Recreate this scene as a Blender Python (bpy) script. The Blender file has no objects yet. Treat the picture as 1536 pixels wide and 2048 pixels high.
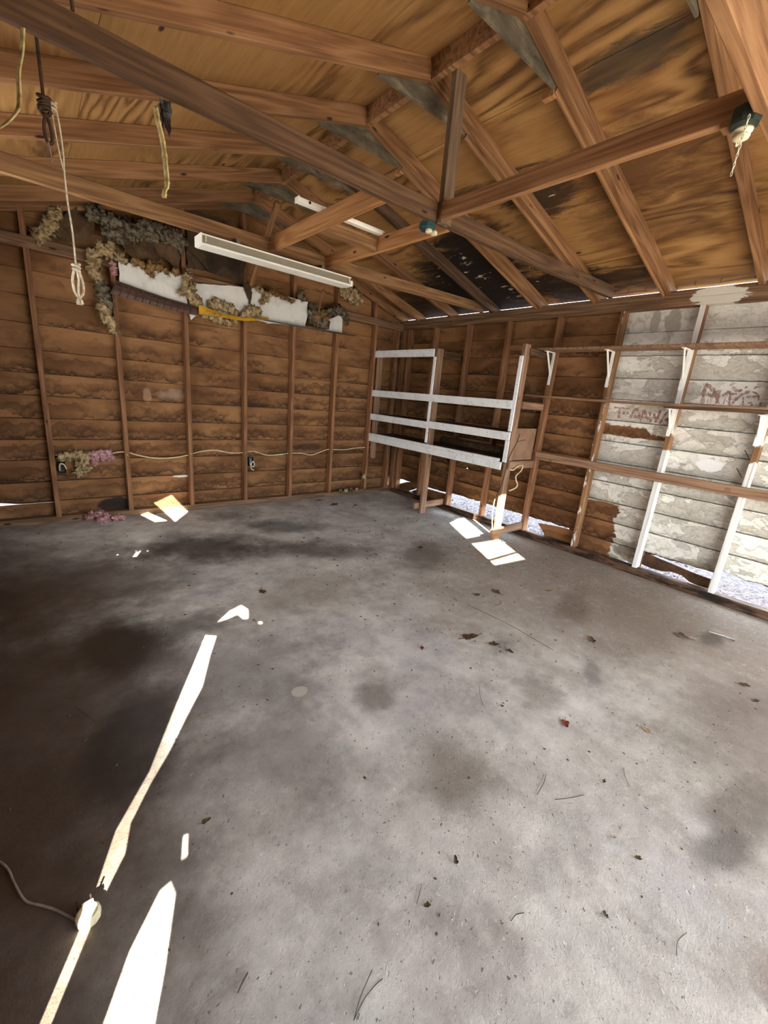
import bpy, bmesh, math, random
from mathutils import Vector, Matrix, noise
random.seed(7)
SC = bpy.context.scene
COL = SC.collection

# ------------------------------------------------------------------ camera
cam_d = bpy.data.cameras.new('camera'); cam = bpy.data.objects.new('camera', cam_d); COL.objects.link(cam)
cam_d.sensor_fit = 'HORIZONTAL'; cam_d.sensor_width = 36.0; cam_d.lens = 839.12/1536*36; cam_d.clip_start = 0.02
CAM = Vector((0, 0, 1.477))
R = ((0.77070773, -0.63153392, 0.08470242), (-0.10654204, -0.2587836, -0.96004158), (0.62821842, 0.7308871, -0.26673144))
cam.matrix_world = Matrix.Translation(CAM) @ Matrix(((R[0][0], -R[1][0], -R[2][0], 0), (R[0][1], -R[1][1], -R[2][1], 0), (R[0][2], -R[1][2], -R[2][2], 0), (0, 0, 0, 1)))
SC.camera = cam
# ------------------------------------------------------------------ sky, sun, exposure
SUN_AZ = (0.49, 0.872); SUN_T = 0.589          # light travels towards +x +y, tan of elevation
w = bpy.data.worlds.new('World'); SC.world = w; w.use_nodes = True
bg = w.node_tree.nodes['Background']; bg.inputs[0].default_value = (0.78, 0.90, 1.0, 1); bg.inputs[1].default_value = 2.3
sd = bpy.data.lights.new('sun', 'SUN'); sun = bpy.data.objects.new('sun', sd); COL.objects.link(sun)
sd.energy = 13.0; sd.angle = math.radians(0.3); sd.color = (1.0, 0.93, 0.78)
sun.rotation_mode = 'QUATERNION'
sun.rotation_quaternion = Vector((SUN_AZ[0], SUN_AZ[1], -SUN_T)).to_track_quat('-Z', 'Y')
sun.location = (-3, -6, 6)
vs = SC.view_settings
vs.view_transform = 'Standard'; vs.look = 'None'; vs.gamma = 1; vs.use_curve_mapping = False; vs.exposure = 2.54
cy = SC.cycles
cy.use_denoising = True; cy.max_bounces = 10; cy.diffuse_bounces = 7; cy.glossy_bounces = 3; cy.sample_clamp_indirect = 12.0
cy.caustics_reflective = False; cy.caustics_refractive = False

# ------------------------------------------------------------------ room sizes (metres)
XS, XF = 4.476, 4.387          # right wall: boarding, stud faces
YS, YF = 5.11, 5.02            # back wall
XL = -0.42                     # left wall boarding
Y0 = -1.2                      # front wall
XR = 2.01                      # ridge
SL = 0.305
def zraf(x): return 3.25 - SL*abs(x-XR)
def zsh(x): return 3.358 - SL*abs(x-XR)

# ================================================================== node helpers
def lin(h):
    h = h.lstrip('#'); c = [int(h[i:i+2], 16)/255 for i in (0, 2, 4)]
    return tuple(((v+0.055)/1.055)**2.4 if v > 0.04045 else v/12.92 for v in c) + (1,)
class NT:
    def __init__(s, name):
        s.m = bpy.data.materials.new(name); s.m.use_nodes = True; s.t = s.m.node_tree; s.t.nodes.clear()
    def n(s, typ, ins=None, **kw):
        nd = s.t.nodes.new(typ)
        for k, v in kw.items(): setattr(nd, k, v)
        for k, v in (ins or {}).items():
            if hasattr(v, 'node') and hasattr(v, 'is_output'): s.t.links.new(v, nd.inputs[k])
            else: nd.inputs[k].default_value = v
        return nd
    def math(s, op, a, b=0.0, c=None, clamp=False):
        d = {0: a, 1: b}
        if c is not None: d[2] = c
        return s.n('ShaderNodeMath', d, operation=op, use_clamp=clamp).outputs[0]
    def vmul(s, v, k): return s.n('ShaderNodeVectorMath', {0: v, 1: k}, operation='MULTIPLY').outputs[0]
    def vadd(s, v, k): return s.n('ShaderNodeVectorMath', {0: v, 1: k}, operation='ADD').outputs[0]
    def noise(s, v, scale, detail=4, rough=0.55, dist=0.0):
        return s.n('ShaderNodeTexNoise', {'Vector': v, 'Scale': scale, 'Detail': detail, 'Roughness': rough, 'Distortion': dist}).outputs[0]
    def step(s, v, lo, hi):
        return s.n('ShaderNodeMapRange', {0: v, 1: lo, 2: hi, 3: 0.0, 4: 1.0}, interpolation_type='SMOOTHSTEP').outputs[0]
    def mix(s, f, a, b, mode='MIX'):
        nd = s.n('ShaderNodeMix', data_type='RGBA', blend_type=mode)
        for i, v in ((0, f), (6, a), (7, b)):
            if hasattr(v, 'is_output'): s.t.links.new(v, nd.inputs[i])
            else: nd.inputs[i].default_value = v
        return nd.outputs[2]
    def ramp(s, v, stops):
        nd = s.n('ShaderNodeValToRGB', {0: v}); r = nd.color_ramp
        while len(r.elements) < len(stops): r.elements.new(0.5)
        for e, (p, c) in zip(r.elements, stops):
            e.position = p; e.color = c if len(c) == 4 else tuple(c)+(1,)
        return nd.outputs[0]
    def rings(s, v, k, dist=0.25):
        f = s.math('ADD', s.noise(v, 1.0, 2.0, 0.45, dist), s.math('MULTIPLY', s.noise(v, 9.0, 3, 0.6), 0.035))
        return s.math('ADD', s.math('MULTIPLY', s.math('SINE', s.math('MULTIPLY', f, k*6.283)), 0.5), 0.5)
    def obj(s): return s.n('ShaderNodeTexCoord').outputs['Object']
    def pos(s): return s.n('ShaderNodeNewGeometry').outputs['Position']
    def rnd(s): return s.n('ShaderNodeObjectInfo').outputs['Random']
    def sep(s, v):
        o = s.n('ShaderNodeSeparateXYZ', {0: v}).outputs; return o[0], o[1], o[2]
    def comb(s, x, y, z): return s.n('ShaderNodeCombineXYZ', {0: x, 1: y, 2: z}).outputs[0]
    def blob(s, pos, c, r, nz, amp=0.6, soft=0.35):
        """soft-edged stain: 1 inside the ellipse c, r with an edge broken up by the noise value nz"""
        d = s.n('ShaderNodeVectorMath', {0: s.vmul(s.vadd(pos, tuple(-v for v in c)), tuple(1/v for v in r))}, operation='LENGTH').outputs['Value']
        e = s.math('ADD', d, s.math('MULTIPLY', s.math('SUBTRACT', nz, 0.5), amp*2))
        return s.math('SUBTRACT', 1.0, s.step(e, 1-soft, 1+soft))
    def out(s, col, rough=0.8, bump=None, bstr=0.3, bdist=0.01, spec=0.3, metal=0.0, alpha=None, normal=None):
        b = s.n('ShaderNodeBsdfPrincipled')
        def put(k, v):
            if hasattr(v, 'is_output'): s.t.links.new(v, b.inputs[k])
            else: b.inputs[k].default_value = v
        put('Base Color', col); put('Roughness', rough); put('Specular IOR Level', spec); put('Metallic', metal)
        if alpha is not None: put('Alpha', alpha)
        if bump is not None:
            bn = s.n('ShaderNodeBump', {'Height': bump, 'Strength': bstr, 'Distance': bdist}); s.t.links.new(bn.outputs[0], b.inputs['Normal'])
        o = s.n('ShaderNodeOutputMaterial'); s.t.links.new(b.outputs[0], o.inputs[0]); return s.m
def offs(t, v, k=37.0):
    r = t.rnd(); return t.vadd(v, t.comb(t.math('MULTIPLY', r, k), t.math('MULTIPLY', r, k*1.7), t.math('MULTIPLY', r, k*0.6)))

def mat_wood(name, dark, mid, light, var=0.25, dirt=0.35, paint=None, rot=None):
    t = NT(name); o = t.obj(); v = offs(t, o)
    g = t.noise(t.vmul(v, (1.6, 60, 60)), 1.0, 4, 0.6, 0.4)
    ring = t.rings(t.vmul(v, (0.7, 9, 9)), 7.0)
    f = t.math('ADD', t.math('MULTIPLY', g, 0.74), t.math('MULTIPLY', ring, 0.22))
    c = t.ramp(f, [(0.2, lin(dark)), (0.48, lin(mid)), (0.8, lin(light))])
    big = t.noise(t.vmul(v, (1.5, 5, 5)), 1.4, 4, 0.6)
    c = t.mix(t.math('MULTIPLY', t.step(big, 0.52, 0.78), dirt), c, lin('#3a2414'), 'MIX')
    kn = t.n('ShaderNodeTexVoronoi', {'Vector': t.vmul(v, (3.2, 10, 10)), 'Scale': 0.9}).outputs['Distance']
    c = t.mix(t.math('SUBTRACT', 1.0, t.step(kn, 0.05, 0.11)), c, lin('#2c180c'))
    spk = t.step(t.noise(t.vmul(v, (14, 40, 40)), 1.0, 3, 0.6), 0.70, 0.76)
    c = t.mix(t.math('MULTIPLY', spk, 0.5), c, lin('#3a2212'))
    val = t.math('ADD', 1.0-var/2, t.math('MULTIPLY', t.rnd(), var))
    c = t.mix(1.0, c, t.comb(val, val, val), 'MULTIPLY')
    if rot:
        c = t.mix(t.step(t.noise(t.vmul(v, (3, 14, 14)), 1.0, 5, 0.7), 0.42, 0.6), c, lin(rot))
    if paint: c = paint(t, c, v)
    return t.out(c, 0.78, g, 0.35, 0.004)

W_FRAME = mat_wood('framing_wood', '#5c3c27', '#855b3d', '#a27553')
W_RAFT = mat_wood('rafter_wood', '#5a3c25', '#875f3e', '#a17955')
W_TIE = mat_wood('tie_wood', '#573c26', '#84603f', '#a17b54', dirt=0.3)
W_BRACE = mat_wood('brace_wood', '#7a4e2c', '#aa774a', '#c49464', var=0.12, dirt=0.12)
W_GREY = mat_wood('grey_weathered_wood', '#473526', '#6b5441', '#857059', dirt=0.2)
W_PLATE = mat_wood('plate_wood', '#4a3424', '#755840', '#957658', dirt=0.5)
W_ROT = mat_wood('rotten_plate_wood', '#3a2618', '#5c4130', '#7a5f48', rot='#1f1610')
W_RED = mat_wood('reddish_shelf_wood', '#654735', '#8d6c55', '#ab8a70', dirt=0.25)
W_DARKB = mat_wood('dark_shelf_wood', '#2a1c12', '#4b3625', '#6a5240', dirt=0.5)

def pieces_paint(t, c, base, amount, scale=9.0):
    v = offs(t, t.obj(), 11.0)
    m = t.step(t.noise(v, scale, 6, 0.7), amount, amount+0.05)
    return t.mix(m, base, c)

def mat_white_paint(name, col='#f3f4f4', chip=0.615, grime=0.25):
    t = NT(name); v = offs(t, t.obj(), 23.0)
    n1 = t.noise(v, 6, 5, 0.65); n2 = t.noise(v, 38, 5, 0.7)
    c = t.mix(t.math('MULTIPLY', t.step(n1, 0.45, 0.75), grime), lin(col), lin('#9a948c'))
    c = t.mix(t.step(n2, chip, chip+0.05), c, lin('#3f332b'))
    return t.out(c, 0.6, n2, 0.25, 0.003, spec=0.4)
M_WHITE = mat_white_paint('white_painted_wood')
M_METALW = mat_white_paint('white_enamel', '#f7f4ec', 0.74, 0.2)
M_DRYWALL = mat_white_paint('white_board', '#dcd8d0', 0.76, 0.45)

def stud_paint(zone):
    def f(t, c, v):
        x, y, z = t.sep(t.pos())
        nrm = t.n('ShaderNodeNewGeometry').outputs['Normal']; nx, ny, nz = t.sep(nrm)
        ed = t.math('MULTIPLY', t.math('SUBTRACT', t.noise(t.vmul(t.pos(), (9, 9, 9)), 1.0, 5, 0.65), 0.5), 0.12)
        zz = t.math('ADD', z, ed)
        gap = t.math('MULTIPLY', t.step(zz, 1.20, 1.215), t.math('SUBTRACT', 1.0, t.step(zz, 1.335, 1.35)))
        white = t.math('SUBTRACT', 1.0, gap)
        side = t.math('GREATER_THAN', nx, -0.5)          # faces other than the one towards the room
        bare = t.math('MULTIPLY', side, t.step(zz, 1.25, 1.5))
        white = t.math('MULTIPLY', white, t.math('SUBTRACT', 1.0, bare))
        chip = t.step(t.noise(t.pos(), 26, 5, 0.7), 0.66, 0.7)
        white = t.math('MULTIPLY', white, t.math('SUBTRACT', 1.0, chip))
        if zone == 'fleck': white = t.math('MULTIPLY', t.math('GREATER_THAN', ny, 0.5*-1), t.math('MULTIPLY', t.step(t.noise(t.vmul(t.pos(), (14, 14, 5)), 1.0, 5, 0.7), 0.56, 0.6), 1.0))
        g = t.noise(t.vmul(v, (1.2, 50, 50)), 1.0, 4, 0.6)
        return t.mix(white, c, t.mix(t.step(g, 0.45, 0.75), lin('#e6e4df'), lin('#b7b1a6')))
    return f
W_STUDW = mat_wood('white_painted_stud', '#5c3f29', '#835f40', '#a37d58', paint=stud_paint('full'))
W_STUDF = mat_wood('flecked_stud', '#5c3f29', '#835f40', '#a37d58', paint=stud_paint('fleck'))
def plate_paint(t, c, v):
    p = t.pos(); nz = t.noise(t.vmul(p, (1, 7, 30)), 1.0, 5, 0.65)
    m = t.blob(p, (4.387, 1.215, 2.475), (0.3, 0.19, 0.075), nz, 0.7, 0.06)
    return t.mix(m, c, lin('#ded9cd'))
W_TOPR = mat_wood('top_plate_wood', '#4a3424', '#755840', '#957658', dirt=0.5, paint=plate_paint)

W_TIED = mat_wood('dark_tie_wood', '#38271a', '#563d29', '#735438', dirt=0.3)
# ---- boarding: brown, water-stained; the right wall carries peeling white paint
def mat_siding(name, painted=False):
    t = NT(name); o = t.obj(); v = offs(t, o, 51.0); p = t.pos()
    lx, ly, lz = t.sep(o); x, y, z = t.sep(p)
    vx, vy, vz = t.sep(v); along = t.math('ADD', vx, vy)
    fine = t.noise(t.vmul(v, (14, 14, 60)), 1.0, 5, 0.65)
    soft = t.noise(t.vmul(v, (1.7, 1.7, 4)), 1.0, 4, 0.55)
    def scallop(k, level, amp, fade, seed, up=True):
        """a tide mark: wavy lower edge, crisp on one side, fading out on the other"""
        q = t.comb(t.math('MULTIPLY', along, k), t.math('MULTIPLY', lz, k*0.22), seed)
        h = t.math('ADD', level, t.math('MULTIPLY', t.math('SUBTRACT', t.noise(q, 1.0, 5, 0.58, 0.5), 0.5), amp))
        d = t.math('SUBTRACT', lz, h) if up else t.math('SUBTRACT', h, lz)
        crisp = t.step(d, 0.0, 0.004); body = t.math('SUBTRACT', 1.0, t.step(d, 0.004, fade)); rim = t.math('SUBTRACT', 1.0, t.step(d, 0.002, 0.013))
        pres = t.step(t.math('SUBTRACT', t.noise(t.comb(t.math('MULTIPLY', along, 1.7), seed, t.math('MULTIPLY', z, 2.3)), 1.0, 3, 0.6), t.math('MULTIPLY', t.step(z, 1.2, 2.3), 0.14 if not painted else 0.10)), 0.41 if not painted else 0.38, 0.54)
        return t.math('MULTIPLY', t.math('MULTIPLY', crisp, t.math('ADD', t.math('MULTIPLY', body, 0.72), t.math('MULTIPLY', rim, 0.28))), pres)
    base = t.mix(t.step(soft, 0.33, 0.68), lin('#6c4829'), lin('#976c45'))
    base = t.mix(t.math('MULTIPLY', t.step(fine, 0.4, 0.8), 0.3), base, lin('#5f3f29'))
    c = base
    for k, lv, am, fd, sd, up, st, col in ((9.0, 0.040, 0.20, 0.085, 3.0, True, 0.95, '#34200f'), (14.0, 0.085, 0.20, 0.075, 9.0, True, 0.8, '#432816'), (8.0, 0.160, 0.20, 0.09, 17.0, False, 0.7, '#472c18'), (18.0, 0.016, 0.12, 0.05, 25.0, True, 0.9, '#2b180c')):
        c = t.mix(t.math('MULTIPLY', scallop(k, lv, am, fd, sd, up), st), c, lin(col))
    mould = t.step(t.noise(t.vmul(t.vadd(v, (1, 5, 2)), (2.2, 2.2, 9)), 1.0, 5, 0.7), 0.64, 0.74)
    c = t.mix(t.math('MULTIPLY', mould, 0.6), c, lin('#2c2119'))
    if not painted:
        nzb = t.noise(p, 7, 4, 0.6)
        m = t.math('MULTIPLY', t.blob(p, (0.62, YS, 0.10), (0.16, 0.3, 0.10), nzb, 0.5, 0.1), 0.9); c = t.mix(m, c, lin('#1c1817'))
        m = t.blob(p, (1.30, YS, 0.388), (0.10, 0.3, 0.016), nzb, 0.9, 0.15); c = t.mix(m, c, lin('#d9cfc0'))
        m = t.math('MULTIPLY', t.blob(p, (2.9, YS, 0.70), (0.22, 0.3, 0.05), nzb, 0.9, 0.3), 0.7); c = t.mix(m, c, lin('#2b201a'))
        m = t.math('MULTIPLY', t.blob(p, (0.93, YS, 1.30), (0.085, 0.3, 0.085), nzb, 0.9, 0.3), 0.6); c = t.mix(m, c, lin('#4a2d1a'))
        m = t.math('MULTIPLY', t.blob(p, (0.99, YS, 1.27), (0.035, 0.3, 0.075), nzb, 0.8, 0.3), 0.5); c = t.mix(m, c, lin('#b08d6c'))
        m = t.math('MULTIPLY', t.blob(p, (1.2, YS, 1.29), (0.10, 0.3, 0.045), nzb, 1.8, 0.8), 0.25); c = t.mix(m, c, lin('#d8c4b0'))
    if painted:
        nzp = t.noise(t.vmul(p, (1, 5, 8)), 1.0, 6, 0.65); pw = t.math('SUBTRACT', nzp, 0.5)
        white = t.math('SUBTRACT', 1.0, t.step(t.math('ADD', y, t.math('MULTIPLY', pw, 0.03)), 1.925, 1.935))
        low = t.math('MULTIPLY', t.step(t.math('ADD', y, t.math('MULTIPLY', pw, 0.30)), 1.595, 1.61), t.math('SUBTRACT', 1.0, t.step(t.math('ADD', z, t.math('MULTIPLY', pw, 0.1)), 0.605, 0.62)))
        white = t.math('MULTIPLY', white, t.math('SUBTRACT', 1.0, low))
        strip = t.math('MULTIPLY', t.step(y, 1.33, 1.34), t.math('MULTIPLY', t.step(t.math('ADD', z, t.math('MULTIPLY', pw, 0.05)), 1.285, 1.295), t.math('SUBTRACT', 1.0, t.step(t.math('ADD', t.math('ADD', z, t.math('MULTIPLY', y, -0.12)), t.math('MULTIPLY', pw, 0.24)), 1.17, 1.18))))
        white = t.math('MULTIPLY', white, t.math('SUBTRACT', 1.0, strip))
        lowbay = t.math('MULTIPLY', t.math('SUBTRACT', 1.0, t.step(t.math('ADD', z, t.math('MULTIPLY', pw, 0.16)), 0.235, 0.25)), t.math('SUBTRACT', 1.0, t.step(y, 1.29, 1.30)))
        white = t.math('MULTIPLY', white, t.math('SUBTRACT', 1.0, lowbay))
        wc = t.mix(t.step(soft, 0.35, 0.65), lin('#eeeae0'), lin('#e0dbd0'))
        q = t.comb(t.math('MULTIPLY', along, 3.4), t.math('ADD', t.math('MULTIPLY', z, 6.5), 3.0), t.math('MULTIPLY', t.rnd(), 9.0))
        n2d = t.noise(q, 1.0, 6, 0.60, 0.25)
        bias = t.math('ADD', n2d, t.math('MULTIPLY', t.math('SUBTRACT', 0.09, lz), 0.55))
        bias = t.math('SUBTRACT', bias, t.math('MULTIPLY', t.step(z, 1.95, 2.3), 0.15))
        cloud = t.ramp(bias, [(0.455, (0, 0, 0)), (0.463, (0.95, 0.95, 0.95)), (0.50, (0.55, 0.55, 0.55)), (0.555, (0.5, 0.5, 0.5)), (0.561, (0.85, 0.85, 0.85)), (0.60, (0.45, 0.45, 0.45)), (0.66, (0.7, 0.7, 0.7))])
        wc = t.mix(t.math('MULTIPLY', cloud, 0.85), wc, lin('#9f9686'))
        b2 = t.noise(t.vmul(q, (2.4, 1.7, 1)), 1.0, 6, 0.65, 0.6)
        cl2 = t.ramp(b2, [(0.50, (0, 0, 0)), (0.506, (0.8, 0.8, 0.8)), (0.54, (0.25, 0.25, 0.25)), (0.60, (0.1, 0.1, 0.1))])
        wc = t.mix(t.math('MULTIPLY', cl2, 0.55), wc, lin('#8f8575'))
        for k, lv, am, fd, sd, up, st, col in ((14.0, 0.10, 0.26, 0.05, 59.0, True, 0.55, '#8b806f'), (9.0, 0.02, 0.12, 0.06, 63.0, True, 0.6, '#8a8172')):
            wc = t.mix(t.math('MULTIPLY', scallop(k, lv, am, fd, sd, up), st), wc, lin(col))
        rust = t.math('MULTIPLY', t.math('SUBTRACT', 1.0, t.step(t.math('ADD', z, t.math('MULTIPLY', pw, 0.25)), 0.26, 0.34)), t.step(n2d, 0.4, 0.6))
        wc = t.mix(t.math('MULTIPLY', rust, 0.7), wc, lin('#5e4a30'))
        drips = t.math('MAXIMUM', t.blob(p, (XS, 1.68, 2.33), (0.3, 0.035, 0.10), nzp, 0.9, 0.12), t.blob(p, (XS, 1.535, 2.32), (0.3, 0.06, 0.11), nzp, 1.1, 0.12))
        wc = t.mix(t.math('MULTIPLY', drips, 0.8), wc, lin('#a59d8e'))
        fresh = t.blob(p, (XS, 0.98, 1.135), (0.3, 0.11, 0.055), nzp, 1.0, 0.08); wc = t.mix(fresh, wc, lin('#f2f1ee'))
        wc = t.mix(t.step(t.noise(p, 55, 5, 0.8), 0.70, 0.73), wc, lin('#5a4636'))
        c = t.mix(white, c, wc)
    # grime collected in the lap joints
    wv = t.math('MULTIPLY', t.math('SUBTRACT', t.noise(p, 18, 4, 0.6), 0.5), 0.01)
    foot = t.math('SUBTRACT', 1.0, t.step(t.math('ADD', lz, wv), 0.013, 0.026))
    c = t.mix(t.math('MULTIPLY', foot, 0.85), c, lin('#21150c'))
    return t.out(c, 0.85, fine, 0.25, 0.004)
M_SIDE = mat_siding('stained_boarding'); M_SIDEW = mat_siding('peeling_white_boarding', True)

# ---- roof plywood
def mat_ply():
    t = NT('roof_plywood'); o = t.obj(); v = offs(t, o, 29.0); p = t.pos()
    ring = t.rings(t.vmul(v, (0.55, 2.6, 2.6)), 10.0, 0.6)
    amt = t.step(t.noise(t.vmul(v, (0.9, 1.8, 1.8)), 1.0, 3, 0.5), 0.40, 0.62)
    ring = t.math('ADD', t.math('MULTIPLY', t.math('SUBTRACT', ring, 0.6), t.math('MULTIPLY', amt, 0.5)), 0.3)
    fine = t.noise(t.vmul(v, (4, 60, 60)), 1.0, 4, 0.65, 0.3)
    f = t.math('ADD', ring, t.math('MULTIPLY', fine, 0.5))
    c = t.ramp(f, [(0.20, lin('#563a1e')), (0.40, lin('#876237')), (0.6, lin('#9d7445')), (0.85, lin('#ad8453'))])
    big = t.noise(p, 1.6, 4, 0.6); c = t.mix(t.math('MULTIPLY', t.step(big, 0.45, 0.75), 0.45), c, lin('#7d4e2a'))
    stre = t.noise(t.vmul(p, (11, 3.0, 11)), 1.0, 6, 0.72, 0.6)
    kn = t.n('ShaderNodeTexVoronoi', {'Vector': t.vmul(v, (1.6, 3.2, 3)), 'Scale': 0.9}).outputs['Distance']
    c = t.mix(t.math('SUBTRACT', 1.0, t.step(kn, 0.025, 0.05)), c, lin('#3a1f10'))
    def add(cc, ctr, r, col, k, amp=1.0, soft=0.5):
        return t.mix(t.math('MULTIPLY', t.blob(p, ctr, r, stre, amp, soft), k), cc, lin(col))
    c = add(c, (2.52, 1.36, 3.22), (0.09, 0.30, 0.3), '#3c3124', 0.85, 1.1, 0.3)
    c = add(c, (2.47, 1.16, 3.22), (0.04, 0.16, 0.3), '#3c3124', 0.6, 1.1, 0.3)
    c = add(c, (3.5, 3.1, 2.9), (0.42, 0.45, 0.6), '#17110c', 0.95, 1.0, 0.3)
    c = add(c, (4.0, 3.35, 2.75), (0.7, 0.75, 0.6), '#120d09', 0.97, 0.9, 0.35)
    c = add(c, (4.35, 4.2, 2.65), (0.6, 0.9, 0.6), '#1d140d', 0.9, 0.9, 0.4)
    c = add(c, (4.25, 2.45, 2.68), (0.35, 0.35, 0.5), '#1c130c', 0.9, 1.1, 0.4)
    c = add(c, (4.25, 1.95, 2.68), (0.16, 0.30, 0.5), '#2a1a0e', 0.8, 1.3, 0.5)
    c = add(c, (3.12, 2.18, 3.02), (0.20, 0.28, 0.5), '#20170f', 0.92, 1.1, 0.3)
    c = add(c, (3.15, 1.55, 3.0), (0.26, 0.45, 0.5), '#4a2d18', 0.75, 1.7, 0.6)
    c = add(c, (3.6, 1.5, 2.88), (0.3, 0.5, 0.5), '#4a2d18', 0.55, 1.9, 0.7)
    c = add(c, (2.95, 2.75, 3.07), (0.1, 0.35, 0.5), '#2b1c10', 0.8, 1.6, 0.5)
    c = add(c, (1.45, 1.5, 3.2), (0.10, 0.35, 0.5), '#4a3520', 0.6, 1.6, 0.5)
    fl = t.step(t.noise(t.vmul(t.vadd(p, (3, 1, 8)), (16, 6, 16)), 1.0, 4, 0.6, 0.4), 0.63, 0.66)
    m = t.math('MAXIMUM', t.blob(p, (3.9, 3.2, 2.8), (0.42, 0.6, 0.6), stre, 0.8, 0.2), t.blob(p, (3.14, 2.12, 3.02), (0.13, 0.2, 0.5), stre, 0.8, 0.2))
    c = t.mix(t.math('MULTIPLY', t.math('MULTIPLY', fl, m), 0.9), c, lin('#cdb59a'))
    return t.out(c, 0.8, f, 0.25, 0.004)
M_PLY = mat_ply()
def mat_gusset():
    t = NT('grey_plywood_gusset'); v = offs(t, t.obj()); n = t.noise(t.vmul(v, (3, 3, 9)), 2.0, 6, 0.65, 0.5)
    return t.out(t.ramp(n, [(0.3, lin('#3a342b')), (0.55, lin('#655a4a')), (0.75, lin('#8a7c66'))]), 0.85, n, 0.2, 0.003)
M_GUS = mat_gusset()

# ---- concrete
def mat_floor():
    t = NT('stained_concrete'); p = t.pos()
    n1 = t.noise(p, 0.9, 6, 0.6, 0.4); n2 = t.noise(p, 3.4, 7, 0.65); n3 = t.noise(p, 17, 7, 0.75); n4 = t.noise(p, 90, 4, 0.7)
    c = t.ramp(n2, [(0.30, lin('#97938f')), (0.5, lin('#bdb9b4')), (0.7, lin('#d6d2cd'))])
    c = t.mix(t.math('MULTIPLY', t.step(n1, 0.4, 0.68), 0.55), c, lin('#8b7f76'))
    c = t.mix(t.math('MULTIPLY', t.step(t.noise(t.vadd(p, (7, 3, 1)), 1.5, 5, 0.6), 0.5, 0.72), 0.45), c, lin('#99969f'))
    px, py, pz = t.sep(p)
    dusty = t.math('MULTIPLY', t.step(px, 1.6, 3.6), t.math('SUBTRACT', 1.0, t.step(py, 2.2, 3.6)))
    c = t.mix(t.math('MULTIPLY', dusty, 0.78), c, lin('#7b6b5c'))
    worn = t.step(t.noise(t.vadd(p, (3, 9, 4)), 2.1, 4, 0.6), 0.44, 0.60)
    c = t.mix(t.math('MULTIPLY', t.step(t.noise(t.vadd(p, (1, 2, 6)), 5.5, 6, 0.7, 0.3), 0.44, 0.66), 0.40), c, lin('#8c857e'))
    c = t.mix(t.math('MULTIPLY', t.step(t.noise(t.vadd(p, (8, 1, 2)), 2.6, 5, 0.65), 0.50, 0.66), 0.35), c, lin('#857a76'))
    c = t.mix(t.math('MULTIPLY', t.step(n3, 0.50, 0.74), 0.30), c, lin('#dcd8d2'))
    c = t.mix(t.math('MULTIPLY', t.math('SUBTRACT', 1.0, t.step(n3, 0.28, 0.44)), 0.45), c, lin('#685f58'))
    rotp = t.n('ShaderNodeVectorRotate', {'Vector': p, 'Axis': (0, 0, 1), 'Angle': 0.9}, rotation_type='AXIS_ANGLE').outputs[0]
    fl = t.noise(t.vmul(rotp, (75, 32, 1)), 1.0, 4, 0.65, 0.0)
    chip = t.math('MULTIPLY', t.step(fl, 0.61, 0.66), worn)
    pit = t.math('MULTIPLY', t.step(t.noise(t.vadd(t.vmul(rotp, (70, 40, 1)), (5, 5, 0)), 1.0, 3, 0.6), 0.655, 0.69), t.math('ADD', 0.35, t.math('MULTIPLY', worn, 0.65)))
    c = t.mix(t.math('MULTIPLY', chip, 0.55), c, lin('#e2dfd9'))
    c = t.mix(t.math('MULTIPLY', pit, 0.75), c, lin('#4d443d'))
    def add(cc, ctr, r, col, k, amp=0.55, soft=0.45, rot=0.0):
        q = p
        if rot:
            q = t.n('ShaderNodeVectorRotate', {'Vector': p, 'Center': (ctr[0], ctr[1], 0), 'Axis': (0, 0, 1), 'Angle': rot}, rotation_type='AXIS_ANGLE').outputs[0]
        return t.mix(t.math('MULTIPLY', t.blob(q, (ctr[0], ctr[1], 0), (r[0], r[1], 5), n2, amp, soft), k), cc, lin(col))
    D = '#2b221c'
    c = add(c, (1.1, 3.78), (0.55, 0.3), D, 0.85, 0.7, 0.6, 0.45)
    c = add(c, (1.95, 3.3), (0.6, 0.2), D, 0.6, 0.9, 0.6, 0.6)
    c = add(c, (2.0, 4.05), (0.45, 0.22), D, 0.65, 0.8, 0.6, 0.5)
    c = add(c, (1.65, 4.62), (0.3, 0.12), '#3a2f26', 0.5, 0.9, 0.6)
    c = add(c, (0.25, 3.4), (0.75, 0.55), '#33241a', 0.75, 0.6, 0.7)
    c = add(c, (0.24, 2.45), (0.23, 0.33), '#17120e', 0.97, 0.35, 0.5)
    c = add(c, (0.55, 2.5), (0.25, 0.15), '#2a221d', 0.7, 0.9, 0.6)
    c = add(c, (-0.2, 2.0), (0.55, 1.3), '#3b2918', 0.9, 0.3, 0.6)  # this and the left-edge blobs below: wall-side shade painted in with oil and dirt
    c = add(c, (0.2, 1.7), (0.17, 0.33), '#2d2622', 0.8, 0.35, 0.35, 0.3)
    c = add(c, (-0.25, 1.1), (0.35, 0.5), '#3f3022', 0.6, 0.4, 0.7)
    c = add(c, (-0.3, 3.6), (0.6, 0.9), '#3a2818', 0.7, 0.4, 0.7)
    c = add(c, (0.68, 1.33), (0.3, 0.22), '#6a5f60', 0.5, 0.8, 0.7)
    c = add(c, (0.75, 1.95), (0.4, 0.4), '#5c534f', 0.45, 0.9, 0.7)
    c = add(c, (1.5, 2.55), (0.6, 0.3), '#7d7168', 0.35, 0.9, 0.8)
    c = add(c, (1.21, 1.35), (0.10, 0.10), '#5a4e43', 0.6, 0.6, 0.5)
    c = add(c, (1.98, 0.86), (0.12, 0.11), '#5b5046', 0.5, 0.7, 0.6)
    c = add(c, (1.21, 0.82), (0.17, 0.14), '#5b4f43', 0.5, 0.7, 0.6)
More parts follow.
